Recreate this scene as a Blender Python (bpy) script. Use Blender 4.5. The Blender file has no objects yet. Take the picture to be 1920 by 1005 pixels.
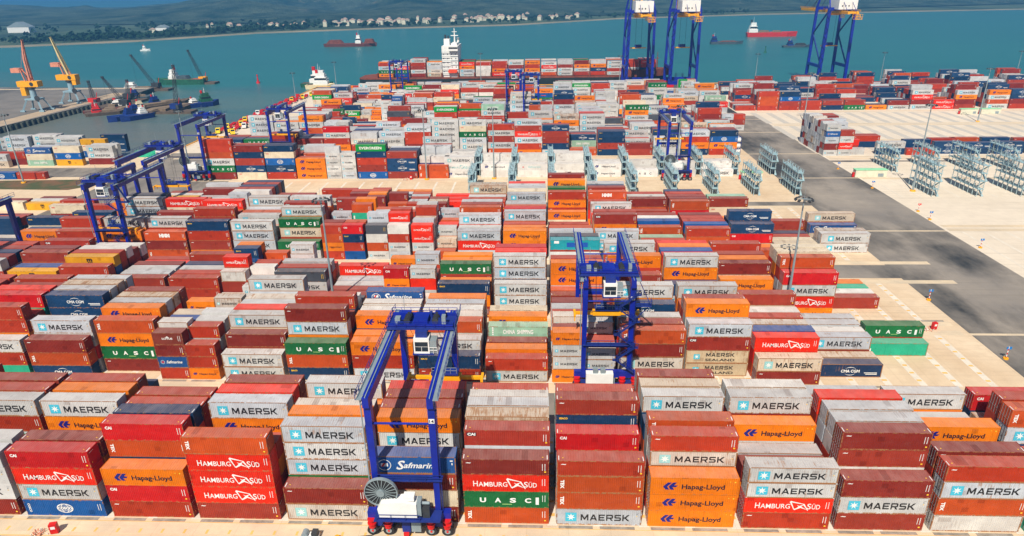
import bpy, math, random
from mathutils import Vector, Matrix
R_ = math.radians
SC = bpy.context.scene
COL = SC.collection
# ---------------------------------------------------------------- camera
W_PX, H_PX = 1920, 1005
CAM = Vector((1.9366, -75.629, 71.852)); F_PX, CY = 1260.5, 509.8
PITCH, YAW, ROLL = .40102, -.0460, .015814
fwd = Vector((math.sin(YAW) * math.cos(PITCH), math.cos(YAW) * math.cos(PITCH), -math.sin(PITCH)))
rt = Vector((math.cos(YAW), -math.sin(YAW), 0)); dn = fwd.cross(rt)
rt, dn = math.cos(ROLL) * rt + math.sin(ROLL) * dn, -math.sin(ROLL) * rt + math.cos(ROLL) * dn
cd = bpy.data.cameras.new('camera'); cam = bpy.data.objects.new('camera', cd); COL.objects.link(cam)
cam.matrix_world = Matrix(((rt.x, -dn.x, -fwd.x, CAM.x), (rt.y, -dn.y, -fwd.y, CAM.y), (rt.z, -dn.z, -fwd.z, CAM.z), (0, 0, 0, 1)))
cd.sensor_width = 36; cd.lens = F_PX / W_PX * 36; cd.shift_y = (CY - H_PX / 2) / W_PX
cd.clip_start = 1; cd.clip_end = 60000
SC.camera = cam
# ---------------------------------------------------------------- sky, sun, exposure
SUN_DIR = Vector((-.20, -.78, 1.0)).normalized()          # towards the sun
elev = math.asin(SUN_DIR.z); azim = math.atan2(SUN_DIR.x, SUN_DIR.y)
wd = bpy.data.worlds.new('World'); SC.world = wd; wd.use_nodes = True
wn, wl = wd.node_tree.nodes, wd.node_tree.links
sky = wn.new('ShaderNodeTexSky'); sky.sky_type = 'NISHITA'; sky.sun_disc = False
sky.sun_elevation = elev; sky.sun_rotation = azim; sky.dust_density = 1.5; sky.ozone_density = 1.5
bgn = wn['Background']; wl.new(sky.outputs[0], bgn.inputs[0]); bgn.inputs[1].default_value = .055
sl = bpy.data.lights.new('sun', 'SUN'); sl.energy = 5.0; sl.angle = R_(.5); sl.color = (1, .92, .80)
so = bpy.data.objects.new('sun', sl); COL.objects.link(so); so.rotation_euler = SUN_DIR.to_track_quat('Z', 'Y').to_euler()
vs = SC.view_settings; vs.view_transform = 'Standard'; vs.look = 'None'; vs.gamma = 1; vs.exposure = .3
SC.cycles.max_bounces = 5; SC.cycles.diffuse_bounces = 2; SC.cycles.glossy_bounces = 2; SC.cycles.transparent_max_bounces = 4
SC.cycles.use_denoising = True; SC.cycles.volume_bounces = 0; SC.cycles.use_adaptive_sampling = True
# ---------------------------------------------------------------- materials
def lin(r, g, b):
    f = lambda c: (c / 255 / 12.92) if c <= 10 else ((c / 255 + .055) / 1.055) ** 2.4
    return (f(r), f(g), f(b))
class NT:
    def __init__(s, name, rough=.6, metal=0.0, spec=.5):
        s.m = bpy.data.materials.new(name); s.m.use_nodes = True; s.t = s.m.node_tree
        s.b = s.t.nodes['Principled BSDF']; s.b.inputs['Roughness'].default_value = rough; s.b.inputs['Metallic'].default_value = metal
        s.b.inputs['Specular IOR Level'].default_value = spec
    def n(s, k, **kw):
        x = s.t.nodes.new('ShaderNode' + k)
        for a, v in kw.items(): setattr(x, a, v)
        return x
    def l(s, a, b): s.t.links.new(a, b)
    def coords(s, which='Object', scale=(1, 1, 1)):
        tc = s.n('TexCoord'); mp = s.n('Mapping'); mp.inputs['Scale'].default_value = scale
        s.l(tc.outputs[which], mp.inputs[0]); return mp.outputs[0]
    def pos(s, scale=(1, 1, 1)):
        g = s.n('NewGeometry'); mp = s.n('Mapping'); mp.inputs['Scale'].default_value = scale
        s.l(g.outputs['Position'], mp.inputs[0]); return mp.outputs[0]
    def noise(s, vec, scale, detail=3, rough=.55):
        x = s.n('TexNoise'); x.inputs['Scale'].default_value = scale; x.inputs['Detail'].default_value = detail; x.inputs['Roughness'].default_value = rough
        s.l(vec, x.inputs['Vector']); return x.outputs['Fac']
    def ramp(s, fac, a, b, ca=(0, 0, 0, 1), cb=(1, 1, 1, 1)):
        x = s.n('ValToRGB'); e = x.color_ramp.elements; e[0].position = a; e[1].position = b; e[0].color = ca; e[1].color = cb
        s.l(fac, x.inputs[0]); return x.outputs[0]
    def mix(s, fac, a, b, mode='MIX'):
        x = s.n('MixRGB', blend_type=mode)
        for i, v in ((0, fac), (1, a), (2, b)):
            if isinstance(v, (int, float)): x.inputs[i].default_value = v
            elif isinstance(v, tuple): x.inputs[i].default_value = v if len(v) == 4 else v + (1,)
            else: s.l(v, x.inputs[i])
        return x.outputs[0]
    def math(s, op, a, b=0.0):
        x = s.n('Math', operation=op)
        for i, v in ((0, a), (1, b)):
            if isinstance(v, (int, float)): x.inputs[i].default_value = v
            else: s.l(v, x.inputs[i])
        return x.outputs[0]
    def bump(s, h, strength=.3, dist=.05):
        x = s.n('Bump'); x.inputs['Strength'].default_value = strength; x.inputs['Distance'].default_value = dist
        s.l(h, x.inputs['Height']); s.l(x.outputs[0], s.b.inputs['Normal'])
    def base(s, c):
        if isinstance(c, tuple): s.b.inputs['Base Color'].default_value = c + (1,)
        else: s.l(c, s.b.inputs['Base Color'])
        return s.m
MATS = {}
def plain(name, rgb, rough=.55, metal=0.0, vary=.12, scale=.6):
    """a painted or bare surface with slight uneven wear"""
    if name in MATS: return MATS[name]
    t = NT(name, rough, metal); v = t.pos()
    n = t.noise(v, scale, 4)
    c = t.mix(t.ramp(n, .3, .7), tuple(x * (1 - vary) for x in rgb), tuple(min(1, x * (1 + vary)) for x in rgb))
    MATS[name] = t.base(c); return MATS[name]
def container_paint(name, far=False, frame=False, bleach=0.0):
    t = NT(name, .5, 0, .14)
    if far:
        at = t.n('Attribute', attribute_name='Col'); col, alpha = at.outputs['Color'], at.outputs['Alpha']; v = t.pos()
    else:
        oi = t.n('ObjectInfo'); col, alpha = oi.outputs['Color'], oi.outputs['Alpha']
        tc = t.n('TexCoord'); ad = t.n('VectorMath', operation='ADD'); mu = t.n('VectorMath', operation='SCALE'); mu.inputs[0].default_value = (37, 91, 53)
        t.l(oi.outputs['Random'], mu.inputs['Scale']); t.l(tc.outputs['Object'], ad.inputs[0]); t.l(mu.outputs[0], ad.inputs[1]); v = ad.outputs[0]
    def sc(x):
        mp = t.n('Mapping'); mp.inputs['Scale'].default_value = x; t.l(v, mp.inputs[0]); return mp.outputs[0]
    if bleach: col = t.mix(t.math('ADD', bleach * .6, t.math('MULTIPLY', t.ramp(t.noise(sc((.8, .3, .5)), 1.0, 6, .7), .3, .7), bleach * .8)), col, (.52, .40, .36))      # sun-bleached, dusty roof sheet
    big = t.noise(sc((.35, .5, .5)), 1.0, 4)
    c = t.mix(t.ramp(big, .35, .7), t.mix(1.0, col, (.80, .78, .78), 'MULTIPLY'), col)
    fade = t.ramp(t.noise(sc((.5, .25, 1.2)), 1.3, 5, .65), .52, .8)
    c = t.mix(t.math('MULTIPLY', fade, .05), c, (.50, .44, .40))
    streak = t.ramp(t.noise(sc((3.4, .5, .22)), 1.6, 4, .6), .56, .74)
    c = t.mix(t.math('MULTIPLY', streak, .40), c, t.mix(1.0, c, (.40, .34, .31), 'MULTIPLY'))
    rn = t.math('ADD', t.math('MULTIPLY', t.noise(sc((3.2, .28, .28)), 1.3, 5, .65), .6), t.math('MULTIPLY', t.noise(sc((.35, .5, .8)), .8, 6, .7), .45))
    edge = t.math('SUBTRACT', rn, t.math('SUBTRACT', .72, t.math('MULTIPLY', alpha, .25)))
    rust = t.ramp(edge, 0.0, .09)
    rc = t.mix(t.noise(sc((4, 4, 4)), 2.0, 3), (.20, .075, .028), (.46, .23, .10))
    c = t.mix(t.math('MULTIPLY', rust, .78), c, rc)
    sp = t.n('SeparateXYZ'); t.l(v, sp.inputs[0]); cb = t.n('CombineXYZ')      # repaired patches
    for i_, k_ in ((0, 1.1), (1, .45), (2, 1.25)): t.l(t.math('FLOOR', t.math('MULTIPLY', sp.outputs[i_], k_)), cb.inputs[i_])
    wn_ = t.n('TexWhiteNoise'); t.l(cb.outputs[0], wn_.inputs[0])
    c = t.mix(t.math('MULTIPLY', t.math('GREATER_THAN', wn_.outputs['Value'], .975), .5), c, t.mix(1.0, c, (.55, .48, .46), 'MULTIPLY'))
    if frame: c = t.mix(t.ramp(t.math('ADD', t.noise(sc((1.4, 1.4, 1.4)), 1.6, 5, .7), t.math('MULTIPLY', alpha, .55)), .55, .68), c, rc)
    t.l(t.ramp(rust, 0, 1, (.45,) * 3 + (1,), (.85,) * 3 + (1,)), t.b.inputs['Roughness'])
    return t.base(c)
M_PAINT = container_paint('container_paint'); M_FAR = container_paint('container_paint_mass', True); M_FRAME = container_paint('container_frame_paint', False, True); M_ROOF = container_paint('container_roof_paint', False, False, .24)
LOGOC = {'white': lin(236, 236, 232), 'black': (.012, .012, .014), 'ink': lin(22, 18, 40), 'blue': lin(18, 24, 120), 'teal': lin(70, 185, 210), 'paleteal': lin(150, 205, 205),
         'yellow': lin(245, 195, 50), 'red': lin(215, 45, 25), 'grey': lin(110, 112, 116), 'green': lin(150, 200, 120), 'deepblue': lin(12, 80, 165)}
for k, c in LOGOC.items(): plain('lettering_' + k, c, .5, 0, .05, 1.0)
M_STEEL = plain('galvanised_steel', lin(150, 165, 170), .45, .3)
M_ROD = plain('lock_rod_steel', lin(165, 168, 170), .4, .5)
M_BLUE = plain('crane_blue_paint', (.005, .018, .29), .38, 0, .25, .5)
M_BLUED = plain('crane_deep_blue_paint', (.010, .028, .20), .5, 0, .2, .5)
M_WHITE = plain('white_paint', lin(232, 232, 228), .45, 0, .05)
M_YEL = plain('yellow_paint', lin(244, 170, 14), .45, 0, .1)
M_RED = plain('red_paint', lin(205, 22, 20), .45, 0, .15)
M_BLACK = plain('black_rubber', (.018, .018, .02), .8, 0, .2)
M_DARK = plain('dark_steel', (.05, .055, .06), .5, .3, .3)
M_GLASS = plain('cab_window_glass', (.02, .03, .04), .08, 0, .1)
# ---------------------------------------------------------------- mesh builder
class MB:
    def __init__(s): s.v, s.f, s.m, s.mats, s.c = [], [], [], [], []
    def mi(s, mat):
        if mat not in s.mats: s.mats.append(mat)
        return s.mats.index(mat)
    def add(s, vs, fs, mat, col=None):
        o = len(s.v); s.v += [tuple(p) for p in vs]; k = s.mi(mat)
        for f in fs: s.f.append(tuple(i + o for i in f)); s.m.append(k); s.c.append(col)
    def box(s, x0, x1, y0, y1, z0, z1, mat, col=None):
        vs = [(x, y, z) for z in (z0, z1) for y in (y0, y1) for x in (x0, x1)]
        s.add(vs, [(0, 2, 3, 1), (4, 5, 7, 6), (0, 1, 5, 4), (2, 6, 7, 3), (0, 4, 6, 2), (1, 3, 7, 5)], mat, col)
    def beam(s, p, q, w, h, mat, w2=None, h2=None):
        """box section from p to q (w across, h in the upright plane)"""
        p, q = Vector(p), Vector(q); d = (q - p).normalized()
        up = Vector((0, 0, 1)) if abs(d.z) < .95 else Vector((0, 1, 0))
        a = d.cross(up).normalized(); b = a.cross(d).normalized()
        w2 = w if w2 is None else w2; h2 = h if h2 is None else h2
        vs = [p + a * sx * w / 2 + b * sz * h / 2 for sx, sz in ((-1, -1), (1, -1), (1, 1), (-1, 1))] + [q + a * sx * w2 / 2 + b * sz * h2 / 2 for sx, sz in ((-1, -1), (1, -1), (1, 1), (-1, 1))]
        s.add(vs, [(3, 2, 1, 0), (4, 5, 6, 7)] + [(i, (i + 1) % 4, 4 + (i + 1) % 4, 4 + i) for i in range(4)], mat)
    def tube(s, p, q, r, mat, n=8, r2=None):
        p, q = Vector(p), Vector(q); d = (q - p).normalized()
        a = d.orthogonal().normalized(); b = d.cross(a); r2 = r if r2 is None else r2
        vs = []
        for c, rr in ((p, r), (q, r2)):
            for i in range(n): t = 2 * math.pi * i / n; vs.append(c + (a * math.cos(t) + b * math.sin(t)) * rr)
        s.add(vs, [tuple(range(n - 1, -1, -1)), tuple(range(n, 2 * n))] + [(i, (i + 1) % n, n + (i + 1) % n, n + i) for i in range(n)], mat)
    def prism(s, pts, z0, z1, mat, plane='xy'):
        """a polygon extruded; plane xy (z0..z1), xz (y from z0..z1), yz (x from z0..z1)"""
        f = {'xy': lambda a, b, c: (a, b, c), 'xz': lambda a, b, c: (a, c, b), 'yz': lambda a, b, c: (c, a, b)}[plane]
        n = len(pts); vs = [f(a, b, z0) for a, b in pts] + [f(a, b, z1) for a, b in pts]
        s.add(vs, [tuple(range(n - 1, -1, -1)), tuple(range(n, 2 * n))] + [(i, (i + 1) % n, n + (i + 1) % n, n + i) for i in range(n)], mat)
    def ring(s, c, r, w, t, mat, n=28, axis='y'):
        """a flat rim: radius r, radial width w, thickness t"""
        vs = []
        for i in range(n):
            a = 2 * math.pi * i / n
            for rr in (r - w, r):
                for k in (-t / 2, t / 2):
                    x, z = rr * math.cos(a), rr * math.sin(a)
                    vs.append((c[0] + x, c[1] + k, c[2] + z) if axis == 'y' else (c[0] + k, c[1] + x, c[2] + z))
        fs = []
        for i in range(n):
            j = (i + 1) % n; A, B = i * 4, j * 4
            fs += [(A, B, B + 2, A + 2), (A + 1, A + 3, B + 3, B + 1), (A, A + 1, B + 1, B), (A + 2, B + 2, B + 3, A + 3)]
        s.add(vs, fs, mat)
    def mesh(s, name):
        me = bpy.data.meshes.new(name); me.from_pydata(s.v, [], s.f)
        for m in s.mats: me.materials.append(m)
        me.polygons.foreach_set('material_index', s.m)
        if any(c is not None for c in s.c):
            at = me.color_attributes.new('Col', 'FLOAT_COLOR', 'CORNER'); buf = []
            for f, c in zip(s.f, s.c): buf += list(c or (.5, .5, .5, 0)) * len(f)
            at.data.foreach_set('color', buf)
        me.update(); return me
    def build(s, name, parent=None, loc=None):
        o = bpy.data.objects.new(name, s.mesh(name)); COL.objects.link(o)
        if parent: o.parent = parent
        if loc: o.location = loc
        return o
def tag(o, label, cat, group=None, kind=None):
    if label: o['label'] = label
    if cat: o['category'] = cat
    if group: o['group'] = group
    if kind: o['kind'] = kind
    return o
def thing(name, label, cat, loc=(0, 0, 0), rotz=0, group=None):
    o = bpy.data.objects.new(name, None); COL.objects.link(o); o.location = loc; o.rotation_euler = (0, 0, rotz); o.empty_display_size = .5
    return tag(o, label, cat, group)
def copy_thing(o, loc, rotz=None, label=None):
    r = o.copy(); COL.objects.link(r); r.location = loc
    if rotz is not None: r.rotation_euler = (0, 0, rotz)
    if label: r['label'] = label
    for ch in list(o.children):
        c = ch.copy(); COL.objects.link(c); c.parent = r
        for g in list(ch.children):
            d = g.copy(); COL.objects.link(d); d.parent = c
    return r
def structure(o): o['kind'] = 'structure'; return o
# ---------------------------------------------------------------- lettering as flat meshes (units: cap height 1)
_TX = {}
def text(sv, bold=.0, res=3):
    k = (sv, bold, res)
    if k in _TX: return _TX[k]
    cu = bpy.data.curves.new('lettering', 'FONT'); cu.body = sv; cu.size = 1; cu.offset = bold; cu.resolution_u = res; cu.fill_mode = 'FRONT'
    ob = bpy.data.objects.new('lettering', cu); COL.objects.link(ob); dg = bpy.context.evaluated_depsgraph_get()
    me = ob.evaluated_get(dg).to_mesh()
    vs = [(v.co.x, v.co.y) for v in me.vertices]; fs = [tuple(p.vertices) for p in me.polygons]
    ob.evaluated_get(dg).to_mesh_clear(); bpy.data.objects.remove(ob); bpy.data.curves.remove(cu)
    x0, x1 = min(v[0] for v in vs), max(v[0] for v in vs)
    cap = .729 if True else 1
    vs = [((x - x0) / (x1 - x0), y / cap) for x, y in vs]
    _TX[k] = (vs, fs); return _TX[k]
def T(sv, x0, x1, z0, cap, col, bold=.02, shear=0.0, vertical=False, res=3):
    vs, fs = text(sv, bold, res)
    if vertical: return (col, [(x0 + y * cap, z0 + (1 - x) * x1) for x, y in vs], fs)      # reads downwards; x1 = run length
    return (col, [(x0 + x * (x1 - x0) + y * cap * shear, z0 + y * cap) for x, y in vs], fs)
def P(pts, col): return (col, pts, [tuple(range(len(pts)))])
def Q(x0, x1, z0, z1, col): return P([(x0, z0), (x1, z0), (x1, z1), (x0, z1)], col)
BLOCK = {'M': (1.36, [[(0, 0), (0, 1), (.28, 1), (.68, .42), (1.08, 1), (1.36, 1), (1.36, 0), (1.13, 0), (1.13, .62), (.77, .12), (.59, .12), (.23, .62), (.23, 0)]]),
 'A': (1.3, [[(0, 0), (.5, 1), (.65, 1), (.65, .74), (.47, .4), (.37, .2), (.27, 0)], [(1.3, 0), (1.03, 0), (.93, .2), (.83, .4), (.65, .74), (.65, 1), (.8, 1)], [(.37, .2), (.47, .4), (.83, .4), (.93, .2)]]),
 'E': (1.1, [[(0, 0), (0, 1), (1.1, 1), (1.1, .8), (.24, .8), (.24, .6), (1.0, .6), (1.0, .4), (.24, .4), (.24, .2), (1.1, .2), (1.1, 0)]]),
 'R': (1.22, [[(0, 0), (0, 1), (.24, 1), (.24, 0)], [(.24, .8), (.24, 1), (1.02, 1), (1.2, .88), (.95, .8)], [(.95, .8), (1.2, .88), (1.2, .46), (1.02, .34), (.95, .54)], [(.24, .54), (.95, .54), (1.02, .34), (.24, .34)], [(.62, .34), (.9, .34), (1.22, 0), (.92, 0)]]),
 'S': (1.15, [[(0, 0), (0, .2), (.9, .2), (.9, .4), (.15, .4), (0, .52), (0, .88), (.15, 1), (1.12, 1), (1.12, .8), (.24, .8), (.24, .6), (1.0, .6), (1.15, .48), (1.15, .12), (1.0, 0)]]),
 'K': (1.27, [[(0, 0), (0, 1), (.24, 1), (.24, .6), (.4, .6), (.9, 1), (1.25, 1), (.66, .5), (1.27, 0), (.92, 0), (.42, .4), (.24, .4), (.24, 0)]])}
def TB(word, x0, x1, z0, cap, col):
    tot = sum(BLOCK[c][0] for c in word) + .24 * (len(word) - 1); k = (x1 - x0) / tot; x = x0; vs, fs = [], []
    for c in word:
        w, polys = BLOCK[c]
        for q in polys: fs.append(tuple(range(len(vs) + len(q) - 1, len(vs) - 1, -1))); vs += [(x + a * k, z0 + b * cap) for a, b in q]
        x += (w + .24) * k
    return (col, vs, fs)
def star(cx, cz, r, col, n=7):
    pts = [(cx + (r if i % 2 == 0 else r * .36) * math.sin(math.pi * i / n), cz + (r if i % 2 == 0 else r * .36) * math.cos(math.pi * i / n)) for i in range(2 * n)]
    vs = [(cx, cz)] + pts; return (col, vs, [(0, 1 + (i + 1) % (2 * n), 1 + i) for i in range(2 * n)])
def arc(cx, cz, rx, rz, a0, a1, w, col, n=10):
    vs = []
    for i in range(n + 1):
        a = R_(a0 + (a1 - a0) * i / n); ww = w * math.sin(math.pi * (i + .15) / (n + .3))
        vs += [(cx + (rx - ww) * math.cos(a), cz + (rz - ww) * math.sin(a)), (cx + rx * math.cos(a), cz + rz * math.sin(a))]
    return (col, vs, [(2 * i, 2 * i + 1, 2 * i + 3, 2 * i + 2) for i in range(n)])
def ell(cx, cz, rx, rz, w, col, n=20):
    vs = []
    for i in range(n): a = 2 * math.pi * i / n; vs += [(cx + (rx - w) * math.cos(a), cz + (rz - w) * math.sin(a)), (cx + rx * math.cos(a), cz + rz * math.sin(a))]
    return (col, vs, [(2 * i, 2 * i + 1, (2 * i + 3) % (2 * n), (2 * i + 2) % (2 * n)) for i in range(n)])
def wing(x, z, s, col):
    return [P([(x, z + .42 * s), (x + .5 * s, z + s), (x + .95 * s, z + s), (x + .45 * s, z + .42 * s), (x + .72 * s, z), (x + .3 * s, z)], col),
            P([(x + .6 * s, z + .42 * s), (x + 1.08 * s, z + s), (x + 1.5 * s, z + s), (x + 1.2 * s, z + .6 * s), (x + 1.62 * s, z + .6 * s), (x + 1.42 * s, z + .36 * s), (x + 1.04 * s, z + .36 * s), (x + 1.26 * s, z), (x + .86 * s, z)], col)]
def eagle(x, z, w, h, col):
    """kite-shaped outline with a cross of wings"""
    A, B, C, D = (x, z + h), (x + w * .72, z + h * .72), (x + w, z), (x + w * .25, z + h * .1)
    t = .07 * h
    def st(p, q, k=t): 
        dx, dz = q[0] - p[0], q[1] - p[1]; L = math.hypot(dx, dz); nx, nz = -dz / L * k, dx / L * k
        return P([(p[0] + nx, p[1] + nz), (q[0] + nx * .4, q[1] + nz * .4), (q[0] - nx * .4, q[1] - nz * .4), (p[0] - nx, p[1] - nz)], col)
    return [st(A, B), st(B, C), st(A, D), st(D, (x + w * .62, z + h * .36)), P([(x + w * .36, z + h * .62), (x + w * .6, z + h * .44), (x + w * .95, z + h * .08), (x + w * .58, z + h * .3)], col),
            P([(x + w * .3, z + h * .16), (x + w * .52, z + h * .52), (x + w * .74, z + h * .66), (x + w * .56, z + h * .34)], col)]
def marks(L, h, c='white', y=True):
    r = []
    for i in range(6): r.append(Q(L - .62, L - .5, h - .75 - i * .2, h - .63 - i * .2, c))
    r.append(Q(L - .95, L - .88, h - 1.75, h - .62, c))
    if y: r.append(Q(L - .66, L - .4, .5, .72, 'yellow'))
    return r
def logo(c, L, h):
    """lettering on the long side: [(colour, 2-D points, faces)]"""
    S = L < 7; k = h / 2.9; o = []
    if c in 'MmJ':
        tl = 'paleteal' if c != 'M' else 'teal'
        if S: o += [Q(.55, 1.15, .95, 1.55, tl), star(.85, 1.25, .26, 'white'), TB('MAERSK', 1.6, 4.9, .98, .5, 'black')]
        else:
            e = (L - 12.19) / 2
            o += [Q(1.3 + e, 2.9 + e, .6 * k, 2.2 * k, tl), star(2.1 + e, 1.4 * k, .66, 'white'), TB('MAERSK', 3.5 + e, 10.5 + e, .8 * k, 1.12 * k, 'black')]
        o += [Q(L - .75, L - .35, h - .62, h - .58, 'grey'), Q(L - .75, L - .55, h - .9, h - .8, 'grey'), Q(L - .75, L - .62, h - 1.25, h - 1.1, 'yellow')]
    elif c == 'z': o += [Q(1.5, 2.7, .9, 2.0, 'teal'), star(2.1, 1.45, .5, 'white'), TB('MAERSK', 3.9, 9.4, 1.5, .8, 'black'), T('SEALAND', 3.8, 9.5, .5, .55, 'black', .02)]
    elif c in 'Hh':
        if S: o += wing(.6, 1.0, .55, 'blue') + [T('Hapag-Lloyd', 1.9, 5.3, 1.06, .42, 'ink', .02)]
        elif c == 'h': o += wing(1.6, 1.0, 1.0, 'blue') + [T('Hapag-Lloyd', 4.3, 9.8, 1.1, .7, 'ink', .02)]
        else: o += wing(1.75, .85 * k, 1.25, 'blue') + [T('Hapag-Lloyd', 4.35, 10.3, 1.0 * k, .82, 'ink', .022), Q(10.9, 11.05, h - .62, h - .5, 'yellow'), Q(11.55, 11.75, h - .72, h - .52, 'yellow')]
    elif c in 'Sv':
        w = 'white' if c == 'S' else 'paleteal'
        if S: o += [T('HAMBURG', .7, 3.0, .95, .5, w, .01)] + eagle(2.9, .75, 1.2, .95, w) + [T('SÜD', 3.9, 5.2, .95, .5, w, .01)]
        else: o += [T('H', 1.5, 2.15, .85 * k, 1.02, w, .008), T('AMBURG', 2.25, 6.35, .85 * k, .84, w, .008)] + eagle(6.3, .5 * k, 2.6, 1.75 * k, w) + [T('S', 8.7, 9.25, .8 * k, 1.0, w, .008), T('ÜD', 9.35, 10.5, .8 * k, .84, w, .008)]
        if c == 'S': o += marks(L, h, w, False)
    elif c in 'Uu':
        w = 'white' if c == 'U' else 'grey'
        for i, ch in enumerate('UASC'): o.append(T(ch, 2.3 + 2.15 * i, 3.2 + 2.15 * i, .95 * k, .8, w, .04))
        if c == 'U': o += [Q(10.3, 10.75, .6 * k, 1.9 * k, w), Q(5.5, 6.9, .55, .68, 'green')] + marks(L, h, w, False)
    elif c in 'Cc':
        x0, x1 = (4.3, 7.9) if L > 7 else (1.5, 4.6)
        cx = (x0 + x1) / 2
        o += [T('CMA CGM', x0, x1, 1.1 * k, .62, 'white', .03), arc(cx, 1.38, 1.25, .92, 35, 150, .1, 'white'), arc(cx, 1.38, 1.25, .92, 215, 330, .1, 'white')]
        if L > 7: o += [Q(8.8, 11.3, .95, 1.1, 'white'), Q(9.1, 11.3, .65, .8, 'white')]
    elif c == 'b': o += [Q(.35, 1.75, h - .95, h - .4, 'ink'), T('CAI', .48, 1.62, h - .88, .42, 'white', .05)] + marks(L, h)
    elif c == 'R': o += [T('CAI', .6, 1.6, h - .95, .46, 'white', .05)] + marks(L, h)
    elif c == 'o':
        if not S: o += [T('TEX', .55, 1.5, .75, .5, 'white', .05, vertical=True)]
        o += marks(L, h)
    elif c == 'r': o += ([P([(.5, h - .62), (.75, h - .5), (1.15, h - .55), (1.3, h - .48), (1.2, h - .66), (.8, h - .64)], 'white')] if not S else []) + marks(L, h)
    elif c == 'F':
        if S: o += [ell(1.0, 1.3, .4, .42, .06, 'white'), Q(.8, 1.2, 1.15, 1.45, 'red'), T('Safmarine', 1.7, 4.9, 1.05, .62, 'white', .02, .3)]
        else: o += [ell(2.1, 1.45 * k, .95, .95 * k, .1, 'white'), Q(1.6, 2.6, 1.2, 1.75, 'white'), P([(1.6, 1.2), (1.95, 1.2), (2.3, 1.75), (1.95, 1.75)], 'red'), T('S', 3.7, 4.7, .75 * k, 1.55, 'white', .02, .3, res=2), T('afmarine', 4.75, 9.6, 1.0 * k, .95, 'white', .02, .35), Q(L - .8, L - .4, h - .7, h - .5, 'white'), Q(L - .6, L - .45, h - 1.3, h - .95, 'white')]
    elif c == 'Q': o += [T('Safmarine', 4.2, 9.3, 1.0, .8, 'paleteal', .01, .35), Q(2.0, 2.6, 1.1, 1.5, 'red')]
    elif c == 'O': o += [ell(6.1, 1.4, 1.25, .85, .13, 'white'), ell(6.1, 1.4, .6, .84, .09, 'white'), T('COSCO', 5.0, 7.2, 1.2, .42, 'white', .05), Q(5.0, 7.2, 1.78, 1.85, 'white'), Q(5.0, 7.2, .98, 1.05, 'white'), T('COSCO', .55, 1.6, .6, .34, 'white', .03, vertical=True)] + marks(L, h, 'white', False)
    elif c == 'E': o += [T('EVERGREEN', 1.5, 10.6, .85, 1.05, 'white', .03)]
    elif c in 'Dd': o += [T('m', 5.35, 6.75, 1.45, 1.0, 'black', .06), T('SC', 5.5, 6.75, .72, .55, 'black', .05)]
    elif c == 'K': o += [T('HMM', 4.4, 7.5, 1.05, .95, 'white', .09), Q(.5, 1.4, h - .6, h - .45, 'white')] + marks(L, h)
    elif c == 'P': o += [T('CHINA  SHIPPING', 3.0, 9.2, .95, .95, 'white', .02)] + [Q(.75, 1.05, .6 + .5 * i, .95 + .5 * i, 'white') for i in range(4)]
    elif c == 'y': o += [T('OOCL', .8, 2.0, h - .95, .42, 'red', .05)]
    elif c == 'n': o += [T('SEACO', .55, 1.8, h - .85, .32, 'yellow', .04)] + marks(L, h, 'white', False)
    elif c == 't': o += [Q(.35, .75, .7, 1.7, 'white')]
    elif c == 'A': o += [Q(.9, 2.1, 1.7, 2.35, 'white'), Q(4.0, 9.2, .75, 1.95, 'deepblue')]
    elif c == 'I': o += [Q(4.0, 5.3, 1.2, 1.75, 'blue'), T('INTERPOOL', 5.5, 8.0, 1.25, .42, 'red', .03)]
    elif c == 'L': o += [T('LOTUS', 1.9, 4.0, 1.2, .38, 'white', .04), P([(2.6, 1.62), (3.0, 1.9), (3.4, 1.62)], 'white')] + marks(L, h, 'white', False)
    elif c == 'g' and not S: o += [Q(L - .75, L - .35, h - .7, h - .62, 'grey')]
    elif c == 's': o += marks(L, h, 'yellow', False)
    elif c == 'B': o += [Q(4.2, 7.5, 1.1, 1.5, 'red')] if not S else []
    return o
# colour of each kind (surface albedo) and how rusty it gets
PAL = {'M': ((.60, .605, .59), .42), 'm': ((.66, .55, .42), .62), 'J': ((.76, .76, .74), .1), 'z': ((.62, .5, .33), .5), 'H': ((.90, .225, .004), .05), 'h': ((.78, .77, .73), .15), 'S': ((.84, .028, .006), .1), 'v': ((.76, .75, .72), .1),
       'U': ((.012, .16, .045), .08), 'u': ((.77, .76, .73), .1), 'C': ((.012, .055, .145), .12), 'c': ((.012, .04, .11), .66), 'b': ((.36, .036, .020), .08), 'R': ((.60, .012, .012), .1), 'o': ((.56, .082, .014), .2), 'r': ((.40, .036, .014), .2),
       'F': ((.020, .095, .30), .35), 'Q': ((.77, .76, .73), .1), 'O': ((.010, .105, .36), .05), 'E': ((.008, .30, .05), .05), 'D': ((.80, .40, .012), .05), 'd': ((.77, .76, .72), .1), 'K': ((.62, .09, .02), .08), 'P': ((.32, .55, .40), .3),
       'y': ((.76, .66, .48), .15), 'n': ((.008, .042, .115), .1), 't': ((.03, .45, .27), .35), 'A': ((.02, .38, .44), .1), 'I': ((.48, .50, .44), .45), 'L': ((.27, .05, .03), .15), 'g': ((.54, .56, .57), .4), 's': ((.075, .085, .105), .1),
       'w': ((.74, .72, .67), .4), 'B': ((.010, .09, .32), .15)}
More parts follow.
